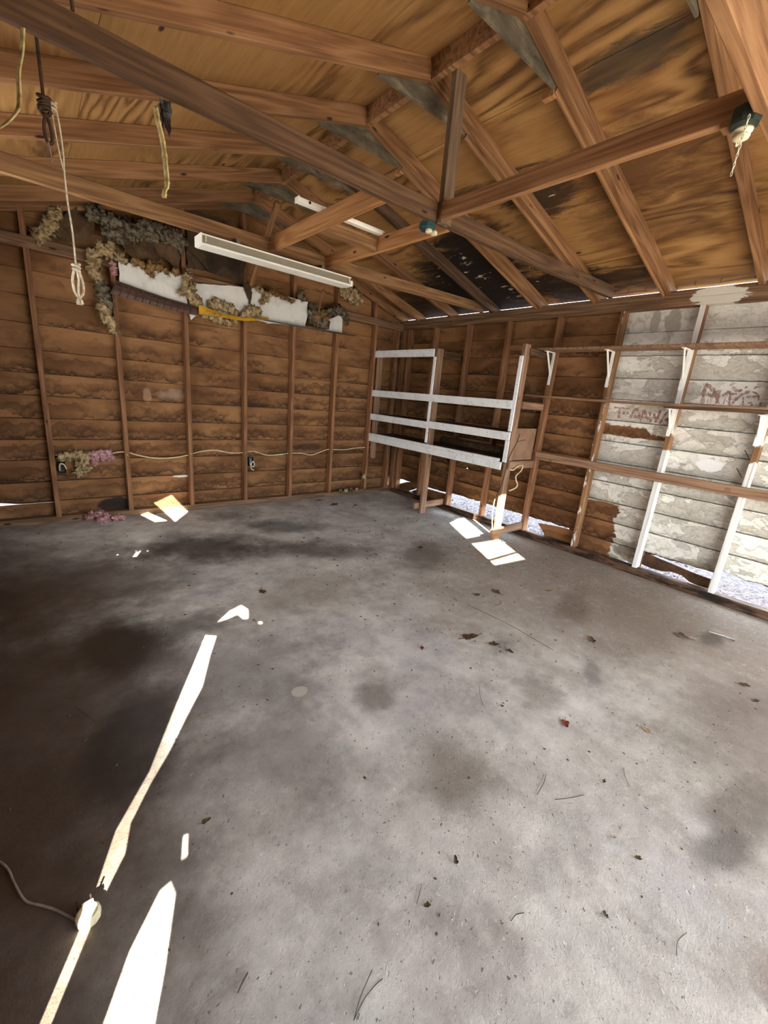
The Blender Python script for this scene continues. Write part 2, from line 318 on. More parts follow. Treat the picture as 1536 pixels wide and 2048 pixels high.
    c = add(c, (1.76, 0.02), (0.14, 0.06), '#4a423d', 0.65, 0.6, 0.45, 0.3)
    c = add(c, (2.1, -0.02), (0.22, 0.11), '#4c4239', 0.65, 0.7, 0.6, 0.3)
    c = add(c, (2.43, 0.80), (0.12, 0.04), '#5b5555', 0.5, 0.9, 0.5, -0.5)
    c = add(c, (2.15, 1.27), (0.10, 0.07), '#5b5250', 0.5, 1.1, 0.5)
    c = add(c, (3.19, 1.29), (0.35, 0.12), '#5b4b3c', 0.6, 0.8, 0.6, -0.3)
    c = add(c, (2.85, 2.65), (0.35, 0.22), '#4c4238', 0.65, 0.8, 0.6, -0.4)
    c = add(c, (3.5, 0.9), (0.7, 0.35), '#6d5d4d', 0.5, 0.7, 0.7)
    c = add(c, (3.6, 0.48), (0.16, 0.07), '#4a3c30', 0.6, 0.6, 0.5)
    c = add(c, (2.6, 0.1), (0.5, 0.3), '#5a4a3e', 0.6, 0.6, 0.7)
    c = add(c, (1.45, -0.25), (0.10, 0.10), '#6b4636', 0.5, 0.7, 0.5)
    ring = t.blob(p, (0.91, 1.59, 0), (0.042, 0.036, 5), n3, 0.25, 0.12); c = t.mix(t.math('MULTIPLY', ring, 0.75), c, lin('#bdb6ac'))
    spk = t.step(t.noise(p, 60, 3, 0.6), 0.70, 0.73); c = t.mix(t.math('MULTIPLY', spk, 0.7), c, lin('#3a302a'))
    h = t.math('ADD', t.math('MULTIPLY', n3, 0.30), t.math('SUBTRACT', t.math('ADD', t.math('MULTIPLY', n4, 0.30), t.math('MULTIPLY', chip, 0.35)), t.math('MULTIPLY', pit, 0.45)))
    return t.out(c, 0.82, h, 0.7, 0.012, spec=0.25)
M_FLOOR = mat_floor()

def mat_simple(name, col, col2=None, scale=8.0, rough=0.7, bstr=0.2, spec=0.3, metal=0.0, lo=0.35, hi=0.7):
    t = NT(name); v = offs(t, t.obj(), 13.0); n = t.noise(v, scale, 5, 0.65)
    return t.out(t.mix(t.step(n, lo, hi), lin(col), lin(col2 or col)), rough, n, bstr, 0.004, spec, metal)
M_ROPE = mat_simple('cream_rope', '#d8cbb2', '#a8967a', 60)
M_DROPE = mat_simple('dark_rope', '#4a3324', '#2c1d14', 60)
M_STRIP = mat_simple('cream_strip', '#d6c28a', '#8a7346', 30)
M_CABLE = mat_simple('cream_cable', '#ddc8a2', '#bfa47c', 20, 0.5)
M_BLACK = mat_simple('black_rubber', '#1c1613', '#2a211c', 20, 0.5)
M_BLUE = mat_simple('blue_plastic', '#1e4f78', '#2a6590', 10, 0.4)
M_GREEN = mat_simple('dark_green_plastic', '#1c231d', '#28312a', 9, 0.45)
M_PORC = mat_simple('cream_porcelain', '#ddd2b6', '#bfb18e', 30, 0.35)
M_CHAIN = mat_simple('pale_metal_chain', '#efe9d6', '#c9c0a6', 40, 0.35, metal=0.2)
M_BROWNP = mat_simple('dark_brown_plastic', '#4b352e', '#5a4138', 12, 0.45)
M_YELLOW = mat_simple('yellow_plastic', '#d9a42c', '#b98622', 9, 0.45)
M_WIRE = mat_simple('grey_wire', '#8d8a80', '#6a6459', 30, 0.4, metal=0.5)
M_INS = mat_simple('yellow_insulation', '#b9a27a', '#67503a', 26, 0.95, 1.0, 0.05)
M_INSD = mat_simple('grey_insulation', '#3d352d', '#8a7d68', 26, 0.95, 0.9, 0.05)
M_INSO = mat_simple('orange_brown_insulation', '#9c7c50', '#5a4229', 34, 0.95, 0.9, 0.05)
M_PINK = mat_simple('pink_insulation', '#c99b9b', '#7d5656', 34, 0.95, 0.9, 0.05)
M_KRAFT = mat_simple('kraft_paper', '#5f4830', '#3d2d1e', 5, 0.85, 0.4)
M_KRAFTD = mat_simple('dark_kraft_paper', '#4a3826', '#261b12', 4, 0.85, 0.4)
M_LEAFB = mat_simple('brown_leaf', '#5b3f28', '#3a281b', 30); M_LEAFR = mat_simple('red_leaf', '#7a2f1c', '#5a2114', 30)
M_LEAFT = mat_simple('tan_leaf', '#8f7552', '#6d5638', 30); M_LEAFG = mat_simple('olive_leaf', '#5b5a2e', '#3f3f20', 30)
M_TWIG = mat_simple('twig_bark', '#4a3a2c', '#2e231b', 40); M_STEEL = mat_simple('dull_steel', '#a9a59c', '#6d675e', 20, 0.4, metal=0.7)
M_CRUMB = mat_simple('dark_grit', '#3b3027', '#57483a', 50); M_PALE = mat_simple('pale_wood_chip', '#c9b48a', '#a88f64', 40)
def mat_ground():
    t = NT('leaf_litter'); p = t.pos(); n = t.noise(p, 26, 6, 0.75); n2 = t.noise(p, 2.5, 4)
    c = t.ramp(n, [(0.3, lin('#241f22')), (0.5, lin('#4a4549')), (0.68, lin('#77727a'))])
    c = t.mix(t.math('MULTIPLY', t.step(n2, 0.4, 0.7), 0.3), c, lin('#4f423a'))
    return t.out(c, 0.9, n, 0.8, 0.02)
M_GROUND = mat_ground()
M_CHIP = mat_simple('pale_leaf_litter', '#86808a', '#3f3a40', 11, 0.8); M_STRAW = mat_simple('pine_straw', '#94807f', '#5a4743', 14, 0.8)
def mat_paintstroke():
    t = NT('faded_red_paint'); p = t.pos(); n = t.noise(t.vmul(p, (1, 30, 22)), 1.0, 5, 0.7)
    return t.out(lin('#b08478'), 0.85, alpha=t.math('ADD', 0.25, t.math('MULTIPLY', t.step(n, 0.35, 0.65), 0.5)))
M_PAINT = mat_paintstroke()

# ================================================================== geometry helpers
def link(name, me, mat, parent=None):
    ob = bpy.data.objects.new(name, me); COL.objects.link(ob)
    if mat: me.materials.append(mat)
    if parent: ob.parent = parent
    return ob
def mesh(name, verts, faces, mat, parent=None, smooth=False):
    me = bpy.data.meshes.new(name); me.from_pydata([tuple(v) for v in verts], [], faces); me.update()
    if smooth:
        for p in me.polygons: p.use_smooth = True
    return link(name, me, mat, parent)
def bm_obj(name, bm, mat, parent=None, smooth=False):
    bmesh.ops.recalc_face_normals(bm, faces=bm.faces)
    me = bpy.data.meshes.new(name); bm.to_mesh(me); bm.free()
    if smooth:
        for p in me.polygons: p.use_smooth = True
    return link(name, me, mat, parent)
def empty(name, loc=(0, 0, 0), kind=None):
    o = bpy.data.objects.new(name, None); COL.objects.link(o); o.location = loc; o.empty_display_size = 0.1
    if kind: o['kind'] = kind
    return o
def tag(o, label, cat, group=None, kind=None):
    o['label'] = label; o['category'] = cat
    if group: o['group'] = group
    if kind: o['kind'] = kind
    return o
def thing(name, loc, label, cat, group=None):
    o = empty(name, loc); tag(o, label, cat, group); bpy.context.view_layer.update(); return o
def par(ob, parent):
    ob.parent = parent; ob.matrix_parent_inverse = Matrix.Translation(-Vector(parent.location)); return ob

def beam(name, parent, pts, wd, ht, mat, up=(0, 0, 1), ch=0.003, flat_ends=None):
    """a plank through the points (centre line): width wd, height ht along 'up', chamfered edges, own local axes (x along)"""
    P = [Vector(p) for p in pts]; ax = (P[-1]-P[0]).normalized(); upv = Vector(up); upv = (upv - ax*upv.dot(ax)).normalized(); sv = upv.cross(ax)
    M = Matrix((ax, sv, upv)).transposed().to_4x4(); M.translation = P[0]; Mi = M.inverted()
    a, b = wd/2, ht/2; c = min(ch, a*0.4, b*0.4)
    prof = [(-a+c, -b), (a-c, -b), (a, -b+c), (a, b-c), (a-c, b), (-a+c, b), (-a, b-c), (-a, -b+c)]
    V, F = [], []
    for i, p in enumerate(P):
        q = Mi @ p
        for (s, u) in prof: V.append((q.x, q.y+s, q.z+u))
        if flat_ends is not None and i in (0, len(P)-1): pass
    for i in range(len(P)-1):
        for k in range(8):
            F.append((i*8+k, i*8+(k+1) % 8, (i+1)*8+(k+1) % 8, (i+1)*8+k))
    F.append(tuple(range(7, -1, -1))); F.append(tuple((len(P)-1)*8+k for k in range(8)))
    me = bpy.data.meshes.new(name); me.from_pydata(V, [], F); me.update()
    o = link(name, me, mat); o.matrix_world = M
    if parent:
        o.parent = parent; o.matrix_parent_inverse = Matrix.Translation(-Vector(parent.location))
    return o
def prism(name, parent, poly, axis, d0, d1, mat):
    """flat outline poly (2-D, other two axes in order) pushed from d0 to d1 along axis"""
    def p3(q, d):
        r = list(q); r.insert(axis, d); return r
    n = len(poly); V = [p3(q, d0) for q in poly]+[p3(q, d1) for q in poly]
    bm = bmesh.new(); vs_ = [bm.verts.new(v) for v in V]
    e = []
    for i in range(n):
        bm.faces.new((vs_[i], vs_[(i+1) % n], vs_[n+(i+1) % n], vs_[n+i]))
    for o_ in (0, n):
        ed = [bm.edges.get((vs_[o_+i], vs_[o_+(i+1) % n])) for i in range(n)]
        bmesh.ops.triangle_fill(bm, use_beauty=True, use_dissolve=False, edges=ed)
    o = bm_obj(name, bm, mat)
    if parent: par(o, parent)
    return o
def tube_bm(bm, pts, r, seg=6, close=False, rr=None):
    P = [Vector(p) for p in pts]; n = len(P); rings = []
    prev = None
    for i, p in enumerate(P):
        d = (P[(i+1) % n]-P[i-1]) if (close or 0 < i < n-1) else (P[1]-P[0] if i == 0 else P[-1]-P[-2])
        d = d.normalized() if d.length > 1e-9 else Vector((0, 0, 1))
        if prev is None:
            u = d.orthogonal().normalized()
        else:
            u = (prev - d*prev.dot(d)); u = u.normalized() if u.length > 1e-6 else d.orthogonal().normalized()
        prev = u; v = d.cross(u); rad = rr[i] if rr else r
        rings.append([bm.verts.new(p+(u*math.cos(2*math.pi*k/seg)+v*math.sin(2*math.pi*k/seg))*rad) for k in range(seg)])
    for i in range(n if close else n-1):
        a, b = rings[i], rings[(i+1) % n]
        for k in range(seg): bm.faces.new((a[k], a[(k+1) % seg], b[(k+1) % seg], b[k]))
    if not close:
        bm.faces.new(rings[0][::-1]); bm.faces.new(rings[-1])
def smooth_pts(pts, n=6):
    P = [Vector(p) for p in pts]; out = []
    for i in range(len(P)-1):
        a, b, c, d = P[max(i-1, 0)], P[i], P[i+1], P[min(i+2, len(P)-1)]
        for k in range(n):
            t = k/n
            out.append(0.5*((2*b)+(c-a)*t+(2*a-5*b+4*c-d)*t*t+(3*b-a-3*c+d)*t**3))
    out.append(P[-1]); return out
def tube(name, parent, pts, r, mat, seg=6, n=5):
    bm = bmesh.new(); tube_bm(bm, smooth_pts(pts, n) if n else pts, r, seg); o = bm_obj(name, bm, mat, smooth=True)
    if parent: par(o, parent)
    return o
def box_bm(bm, a, b):
    vs_ = [bm.verts.new((x, y, z)) for x in (a[0], b[0]) for y in (a[1], b[1]) for z in (a[2], b[2])]
    for f in ((0, 1, 3, 2), (4, 6, 7, 5), (0, 4, 5, 1), (2, 3, 7, 6), (0, 2, 6, 4), (1, 5, 7, 3)): bm.faces.new([vs_[i] for i in f])
def box(name, parent, a, b, mat, bev=0.002):
    bm = bmesh.new(); box_bm(bm, a, b)
    if bev: bmesh.ops.bevel(bm, geom=list(bm.edges), offset=bev, segments=1, affect='EDGES')
    o = bm_obj(name, bm, mat)
    if parent: par(o, parent)
    return o
def dense(poly, step):
    out = []
    for i in range(len(poly)):
        a = Vector(poly[i]); b = Vector(poly[(i+1) % len(poly)]); k = max(1, int((b-a).length/step))
        for j in range(k): out.append(tuple(a+(b-a)*(j/k)))
    return out
def sheet(name, parent, poly, y, mat, thick=0.004, ragged=0.006, crumple=0.012, seed=0, step=0.03, tilt=0.0):
    """a torn sheet hanging in the x-z plane near depth y"""
    rnd = random.Random(seed); P = []
    for q in dense(poly, step):
        P.append((q[0]+rnd.uniform(-ragged, ragged), q[1]+rnd.uniform(-ragged, ragged)))
    bm = bmesh.new(); vs_ = [bm.verts.new((q[0], y, q[1])) for q in P]
    ed = [bm.edges.new((vs_[i], vs_[(i+1) % len(vs_)])) for i in range(len(vs_))]
    bmesh.ops.triangle_fill(bm, use_beauty=True, use_dissolve=False, edges=ed)
    long_e = [e for e in bm.edges if e.calc_length() > step*2.2]
    if long_e and crumple:
        bmesh.ops.subdivide_edges(bm, edges=long_e, cuts=2, use_grid_fill=True)
        bmesh.ops.triangulate(bm, faces=bm.faces)
    zm = max(q[1] for q in poly)
    for v in bm.verts:
        n_ = noise.fractal(Vector((v.co.x*7+seed, v.co.z*7, seed*1.7)), 0.7, 2.0, 4)
        v.co.y += n_*crumple - tilt*(zm-v.co.z)
    r = bmesh.ops.extrude_face_region(bm, geom=list(bm.faces))
    for v in [g for g in r['geom'] if isinstance(g, bmesh.types.BMVert)]: v.co.y += thick
    o = bm_obj(name, bm, mat, smooth=False)
    if parent: par(o, parent)
    return o
def fluff(name, blobs, mat, seed=0, strands=120, parent=None, sl=0.03, sq=0.55):
    """a wad of torn fibre: lumpy noise-displaced lobes with loose strands, one mesh; blobs = (x, y, z, r)"""
    rnd = random.Random(seed); bm = bmesh.new(); src = blobs; blobs = []
    for (x, y, z, r) in src:
        k0 = rnd.uniform(0.7, 1.15); blobs.append((x+rnd.uniform(-.15, .15)*r, y, z+rnd.uniform(-.15, .15)*r, r*k0))
        if r > 0.024:
            a0 = rnd.uniform(0, 6.28); blobs.append((x+math.cos(a0)*r*0.75, y-rnd.uniform(0, .2)*r, z+math.sin(a0)*r*0.75, r*rnd.uniform(0.35, 0.6)))
    for (x, y, z, r) in blobs:
        g = bmesh.ops.create_icosphere(bm, subdivisions=3, radius=r)
        for v in g['verts']:
            d = v.co.normalized(); s = Vector((x+seed, y, z))
            k = max(0.15, 1+0.75*noise.fractal(d*1.7+s*7, 0.5, 2.0, 5)+0.45*noise.fractal(d*6+s*3, 0.6, 2.0, 4))
            c = v.co*k; c.y *= sq; v.co = c+Vector((x, y, z))
    for i in range(int(strands*1.5)):
        (x, y, z, r) = blobs[rnd.randrange(len(blobs))]
        d = Vector((rnd.gauss(0, 1), rnd.gauss(0, 0.6), rnd.gauss(0, 1))).normalized(); p = Vector((x, y, z))+Vector((d.x, d.y*sq, d.z))*r*rnd.uniform(0.8, 1.0)
        l = sl*rnd.uniform(0.4, 1.5); d2 = (d+Vector((rnd.uniform(-.7, .7), rnd.uniform(-.3, .1), rnd.uniform(-1.0, .4)))).normalized()
        s = d2.orthogonal().normalized()*rnd.uniform(0.001, 0.0045)
        q1 = p+d*l*0.5; q2 = q1+d2*l*0.6
        a = [bm.verts.new(p-s), bm.verts.new(p+s), bm.verts.new(q1+s*0.8), bm.verts.new(q1-s*0.8), bm.verts.new(q2)]
        bm.faces.new(a[:4]); bm.faces.new((a[3], a[2], a[4]))
    me = bpy.data.meshes.new(name); bm.to_mesh(me); bm.free()
    for p_ in me.polygons: p_.use_smooth = True
    o = link(name, me, mat)
    if parent: par(o, parent)
    return o

# ================================================================== SETTING
# floor slab
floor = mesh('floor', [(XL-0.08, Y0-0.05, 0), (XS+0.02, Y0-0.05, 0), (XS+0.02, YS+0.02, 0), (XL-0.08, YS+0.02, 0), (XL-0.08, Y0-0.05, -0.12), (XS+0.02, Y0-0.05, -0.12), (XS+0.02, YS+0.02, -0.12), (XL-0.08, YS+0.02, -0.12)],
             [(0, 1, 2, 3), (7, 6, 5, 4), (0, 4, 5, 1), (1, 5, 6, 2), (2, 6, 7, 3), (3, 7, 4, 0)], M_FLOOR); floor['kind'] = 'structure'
gr = mesh('ground', [(-30, -30, -0.06), (30, -30, -0.06), (30, 30, -0.06), (-30, 30, -0.06)], [(0, 1, 2, 3)], M_GROUND); gr['kind'] = 'structure'

bounce_dwy = mesh('bounce_driveway', [(-1.2, -12, -0.03), (5.2, -12, -0.03), (5.2, Y0-0.05, -0.03), (-1.2, Y0-0.05, -0.03)], [(0, 1, 2, 3)], mat_simple('pale_bounce_concrete', '#b9b4ab', '#a09a90', 3.0, 0.9)); bounce_dwy['kind'] = 'structure'  # unseen pale slab added to bounce sunlight up through the front opening
def board(name, parent, a, b, z0, z1, wall, mat, wav=0.0015, seed=0, lowcut=None):
    """one lap board between a and b along the wall; foot leans outward behind the board below"""
    rnd = random.Random(seed); n = max(2, int((b-a)/(0.02 if lowcut else 0.12))); V, F = [], []
    base = YS if wall == 'back' else XS
    for i in range(n+1):
        s = a+(b-a)*i/n; zt = z1+rnd.uniform(-wav, wav); zb = z0
        if lowcut: zb = z0+lowcut(s)
        t0, t1 = base+0.021, base+0.001
        for (d, z) in ((t0, zb), (t1, zt), (t1+0.011, zt), (t0+0.011, zb)):
            V.append((s, d, z) if wall == 'back' else (d, s, z))
    for i in range(n):
        for k in range(4): F.append((i*4+k, i*4+(k+1) % 4, (i+1)*4+(k+1) % 4, (i+1)*4+k))
    F.append((3, 2, 1, 0)); F.append((n*4, n*4+1, n*4+2, n*4+3))
    org = Vector((a, base, z0)) if wall == 'back' else Vector((base, a, z0))
    me = bpy.data.meshes.new(name); me.from_pydata([tuple(Vector(v)-org) for v in V], [], F)
    bm = bmesh.new(); bm.from_mesh(me); bmesh.ops.recalc_face_normals(bm, faces=bm.faces); bm.to_mesh(me); bm.free(); me.update()
    o = link(name, me, mat, parent); o.location = org; return o

# ---- back wall (gable)
wb = empty('wall_back', kind='structure')
zb = [0.0, 0.186, 0.387, 0.594, 0.787, 0.983, 1.19, 1.389, 1.590, 1.808, 2.034]
zb += [2.034+0.205*k for k in range(1, 8)]
for i, z in enumerate(zb[:-1]):
    zt = zb[i+1]+0.012
    def lim(zz): return XR-(3.40-zz)/SL, XR+(3.40-zz)/SL
    a, b = XL-0.02, XS+0.02
    if z > 2.45:
        l, h = lim(z+0.1); a, b = max(a, l), min(b, h)
    if i == 0:
        board('siding_board', wb, 0.12, b, z, zt, 'back', M_SIDE, seed=i)
        board('siding_board', wb, a, 0.118, z-0.0, zt-0.009, 'back', M_SIDE, seed=90)
    elif i == 1:
        board('siding_board', wb, 0.13, b, z, zt, 'back', M_SIDE, seed=i)
        board('siding_board', wb, a, 0.128, z+0.002, zt-0.0075, 'back', M_SIDE, seed=91, lowcut=lambda s: 0.0+0.016*max(0, (-0.15-s)/0.1))
    elif i == 2:
        board('siding_board', wb, 0.13, b, z, zt, 'back', M_SIDE, seed=i)
        board('siding_board', wb, a, 0.128, z+0.0, zt, 'back', M_SIDE, seed=92)
    else:
        board('siding_board', wb, a, b, z, zt, 'back', M_SIDE, seed=i)
beam('bottom_plate', wb, [(XL, (YF+YS)/2, 0.032), (XS, (YF+YS)/2, 0.03)], 0.089, 0.062, W_PLATE)
beam('top_plate', wb, [(XL, 5.065, 2.455), (XS, 5.065, 2.452)], 0.089, 0.095, W_PLATE)
for x in (-0.37, 0.13, 0.745, 1.375, 2.005, 2.62, 3.25, 3.89):
    bx = x+random.uniform(-.006, .006)
    if x < 0: bx = x
    beam('stud', wb, [(bx, 5.066, 0.062), (x, 5.066, 2.408)], 0.042, 0.089, W_FRAME, up=(0, 1, 0))
for x in (0.125, 0.745, 1.37, 2.0, 2.62, 3.24, 3.86):
    beam('stud', wb, [(x, 5.066, 2.502), (x, 5.066, zraf(x)+0.02)], 0.042, 0.089, W_FRAME, up=(0, 1, 0))
beam('stud', wb, [(4.30, 5.066, 0.062), (4.30, 5.066, 2.408)], 0.06, 0.089, W_FRAME, up=(0, 1, 0))

# ---- right wall
wr = empty('wall_right', kind='structure')
zr = [0.0, 0.212, 0.4105, 0.611, 0.8075, 1.01, 1.2125, 1.418, 1.620, 1.82, 2.022, 2.225, 2.43]
for i, z in enumerate(zr):
    zt = (zr[i+1] if i+1 < len(zr) else 2.54)+0.010
    if i == 0: continue
    lc = None
    if i == 1:
        def lc(s):
            k = 0.010*noise.fractal(Vector((s*9, 3, 1)), 0.7, 2.0, 4)
            if s < 0.70: k += 0.035+0.02*noise.noise(Vector((s*7, 0, 5)))
            elif s < 1.30: k += 0.014*(1.3-s)/0.6+0.004
            if 2.05 < s < 3.8: k += 0.02
            return max(k, 0.0)
    if i == 3:
        def lc(s): return 0.026*max(0.0, 1-((s-3.592)/0.024)**2)
    if i in (3, 7):
        board('siding_board', wr, Y0, 1.927, z, zt, 'right', M_SIDEW, seed=40+i, lowcut=lc)
        board('siding_board', wr, 1.93, YS, z, zt, 'right', M_SIDEW, seed=60+i, lowcut=lc)
    else:
        board('siding_board', wr, Y0, YS, z, zt, 'right', M_SIDEW, seed=40+i, lowcut=lc)
M_ROTB = mat_simple('rotten_dark_board', '#3d291b', '#5d4029', 9, 0.9, 0.4)
# the rotted lowest course: what is left of it, piece by piece
for poly in ([(1.97, 0.02), (1.97, 0.225), (2.10, 0.224), (2.24, 0.215), (2.40, 0.196), (2.43, 0.186), (2.36, 0.12), (2.30, 0.05), (2.26, 0.02)],
             [(1.285, 0.06), (1.285, 0.223), (1.97, 0.223), (1.97, 0.03), (1.82, 0.034), (1.75, 0.06), (1.66, 0.05), (1.58, 0.075), (1.5, 0.062), (1.42, 0.085), (1.36, 0.075)],
             [(3.84, 0.0), (3.84, 0.205), (3.95, 0.198), (4.30, 0.19), (4.45, 0.15), (4.72, 0.02), (4.6, 0.0)],
             [(4.47, 0.16), (4.32, 0.205), (4.58, 0.225), (4.72, 0.20), (4.93, 0.12), (4.99, 0.05), (4.99, 0.02), (4.75, 0.028)]):
    prism('siding_board', wr, dense(poly, 0.05), 0, XS+0.006, XS+0.018, M_SIDEW)
prism('siding_board', wr, dense([(1.285, 0.10), (1.28, 0.222), (1.14, 0.205), (1.00, 0.190), (0.86, 0.172), (0.73, 0.165), (0.73, 0.075), (0.80, 0.07), (0.88, 0.082), (0.94, 0.115), (1.02, 0.12), (1.10, 0.095), (1.2, 0.09)], 0.04), 0, XS+0.008, XS+0.020, M_ROTB)
beam('bottom_plate', wr, [(4.432, Y0, 0.036), (4.432, 0.8, 0.036), (4.432, 1.6, 0.039), (4.432, 2.6, 0.039), (4.432, YS, 0.036)], 0.092, 0.074, W_ROT, ch=0.008)
beam('top_plate', wr, [(4.432, Y0, 2.453), (4.432, YS, 2.453)], 0.089, 0.064, W_TOPR)
beam('top_plate', wr, [(4.432, Y0, 2.518), (4.432, YS, 2.518)], 0.089, 0.064, W_TOPR)
for y, m in ((-0.56, W_FRAME), (0.065, W_FRAME), (0.69, W_STUDW), (1.313, W_STUDW), (1.94, W_STUDF), (2.575, W_FRAME), (3.2, W_FRAME), (3.80, W_FRAME), (4.385, W_FRAME), (4.90, W_FRAME)):
    beam('stud', wr, [(4.432, y, 0.074), (4.432, y-0.004, 2.421)], 0.042, 0.089, m, up=(1, 0, 0))
beam('stud', wr, [(4.40, 4.99, 0.06), (4.40, 4.99, 2.421)], 0.09, 0.05, W_FRAME, up=(1, 0, 0))
beam('blocking', wr, [(4.46, 2.62, 2.14), (4.46, 3.18, 2.14)], 0.02, 0.06, W_FRAME)
# faint painted lettering, stroke by stroke
def xsurf(z):
    for i in range(len(zr)-1):
        if zr[i] <= z < zr[i+1]+0.0: return XS+0.021-0.020*(z-zr[i])/(zr[i+1]+0.01-zr[i])
    return XS
def strokes(name, L):
    bm = bmesh.new(); k = 0
    for wd, pts in L:
        P = smooth_pts([(0, y, z) for y, z in pts], 4); k += 1
        rows = []
        for i, p in enumerate(P):
            d = (P[min(i+1, len(P)-1)]-P[max(i-1, 0)]).normalized(); nrm = Vector((0, -d.z, d.y)); ww = wd*(0.5+0.18*math.sin(i*1.9+k))
            rows.append([bm.verts.new((xsurf(q.z)-0.0003-0.00005*k, q.y, q.z)) for q in (p-nrm*ww, p+nrm*ww)])
        for a, b in zip(rows, rows[1:]): bm.faces.new((a[0], a[1], b[1], b[0]))
    return bm_obj(name, bm, M_PAINT, wr)
strokes('painted_letters', [(.016, [(1.867, 1.556), (1.791, 1.556), (1.717, 1.557)]), (.024, [(1.813, 1.55), (1.811, 1.504), (1.803, 1.457)]), (.02, [(1.769, 1.523), (1.768, 1.496)]), (.02, [(1.735, 1.525), (1.735, 1.499)]),
    (.022, [(1.702, 1.467), (1.686, 1.521), (1.665, 1.563)]), (.026, [(1.665, 1.563), (1.636, 1.519), (1.608, 1.47)]), (.03, [(1.678, 1.486), (1.619, 1.492)]), (.02, [(1.67, 1.522), (1.647, 1.472)]),
    (.018, [(1.604, 1.441), (1.6, 1.505), (1.593, 1.554)]), (.024, [(1.593, 1.554), (1.566, 1.508), (1.542, 1.465)]), (.02, [(1.59, 1.483), (1.558, 1.486)]),
    (.020, [(1.542, 1.541), (1.527, 1.489), (1.516, 1.444)]), (.018, [(1.518, 1.45), (1.506, 1.491), (1.5, 1.531)]), (.018, [(1.5, 1.519), (1.483, 1.482), (1.475, 1.448)]), (.02, [(1.474, 1.454), (1.464, 1.511), (1.456, 1.565)]),
    (.018, [(1.396, 1.553), (1.42, 1.499), (1.438, 1.441)]), (.026, [(1.404, 1.472), (1.366, 1.504)]), (.03, [(1.392, 1.495), (1.365, 1.454)])])
strokes('painted_letters', [(.028, [(1.167, 1.809), (1.162, 1.725), (1.155, 1.644)]), (.03, [(1.163, 1.8), (1.131, 1.779), (1.093, 1.746), (1.084, 1.711), (1.14, 1.721)]), (.005, [(1.123, 1.7), (1.12, 1.647)]), (.005, [(1.104, 1.697), (1.102, 1.652)]), (.005, [(1.091, 1.702), (1.094, 1.657)]),
    (.026, [(1.083, 1.751), (1.062, 1.703), (1.05, 1.647)]), (.02, [(1.055, 1.761), (1.052, 1.704)]), (.022, [(1.029, 1.714), (1.004, 1.733), (0.992, 1.755)]), (.006, [(1.005, 1.707), (1.008, 1.645)]),
    (.02, [(0.975, 1.79), (0.958, 1.765), (0.928, 1.758), (0.909, 1.767)]), (.014, [(0.988, 1.755), (0.976, 1.708), (0.966, 1.644)]), (.016, [(0.975, 1.73), (0.937, 1.736)]), (.022, [(0.95, 1.658), (0.93, 1.694), (0.9, 1.729), (0.858, 1.757)]),
    (.012, [(0.889, 1.713), (0.876, 1.646)]), (.012, [(0.841, 1.755), (0.811, 1.742), (0.792, 1.714), (0.789, 1.69)]), (.012, [(0.895, 1.78), (0.881, 1.793)]), (.02, [(0.872, 1.714), (0.831, 1.716), (0.788, 1.719)]),
    (.012, [(0.837, 1.778), (0.818, 1.796)]), (.012, [(0.771, 1.678), (0.769, 1.649)]), (.012, [(0.849, 1.665), (0.83, 1.67), (0.82, 1.646)])])

# ---- left and front walls (behind and beside the viewpoint), with the gaps that let the sun in
def holed(name, outer, holes, axis, d, thick, mat):
    bm = bmesh.new(); edges = []
    for loop in [outer]+holes:
        vs_ = []
        for q in loop:
            r = list(q); r.insert(axis, d); vs_.append(bm.verts.new(r))
        edges += [bm.edges.new((vs_[i], vs_[(i+1) % len(vs_)])) for i in range(len(vs_))]
    bmesh.ops.triangle_fill(bm, use_beauty=True, use_dissolve=False, edges=edges)
    r = bmesh.ops.extrude_face_region(bm, geom=list(bm.faces))
    for v in [g for g in r['geom'] if isinstance(g, bmesh.types.BMVert)]: v.co[axis] += thick
    o = bm_obj(name, bm, mat); o['kind'] = 'structure'; return o
def back(x, y, z=0.0):
    """where the sunbeam that lands on (x, y, z) crosses the left wall"""
    s = (x-XL)/SUN_AZ[0]; return (y-SUN_AZ[1]*s, z+s*SUN_T)
holes = []
holes.append([back(*q) for q in [(-0.30, 0.62), (-0.133, 0.912), (-0.009, 1.13), (0.076, 1.318), (0.215, 1.505), (0.36, 1.77), (0.494, 2.004), (0.60, 2.19), (0.683, 2.337), (0.74, 2.289), (0.65, 2.12), (0.537, 1.884), (0.42, 1.72), (0.308, 1.557), (0.215, 1.44), (0.132, 1.32), (0.10, 1.22), (0.027, 1.119), (-0.104, 0.89), (-0.25, 0.60)]])
holes.append([back(*q) for q in [(0.786, 2.442), (0.90, 2.54), (1.002, 2.581), (1.02, 2.50), (0.976, 2.386), (0.94, 2.40), (0.93, 2.47), (0.86, 2.45)]])
holes.append([back(*q) for q in [(1.00, 2.30), (1.01, 2.325), (1.035, 2.30), (1.02, 2.275)]])
holes.append([back(*q) for q in [(-0.22, 0.50), (-0.10, 0.70), (0.055, 0.941), (0.15, 1.045), (0.193, 1.055), (0.197, 1.01), (0.165, 0.93), (0.13, 0.846), (0.084, 0.747), (0.0, 0.52)]])
holes.append([back(*q) for q in [(0.225, 1.10), (0.25, 1.175), (0.275, 1.17), (0.255, 1.10)]])
for cx, cy, r in ((0.457, 3.903, 0.014), (0.60, 3.92, 0.02), (0.68, 3.89, 0.014)):
    holes.append([back(cx+r*math.cos(k*1.0472), cy+r*math.sin(k*1.0472)) for k in range(6)])
holes.append([back(*q) for q in [(0.545, 3.80), (0.60, 3.93), (0.64, 3.92), (0.585, 3.79)]])
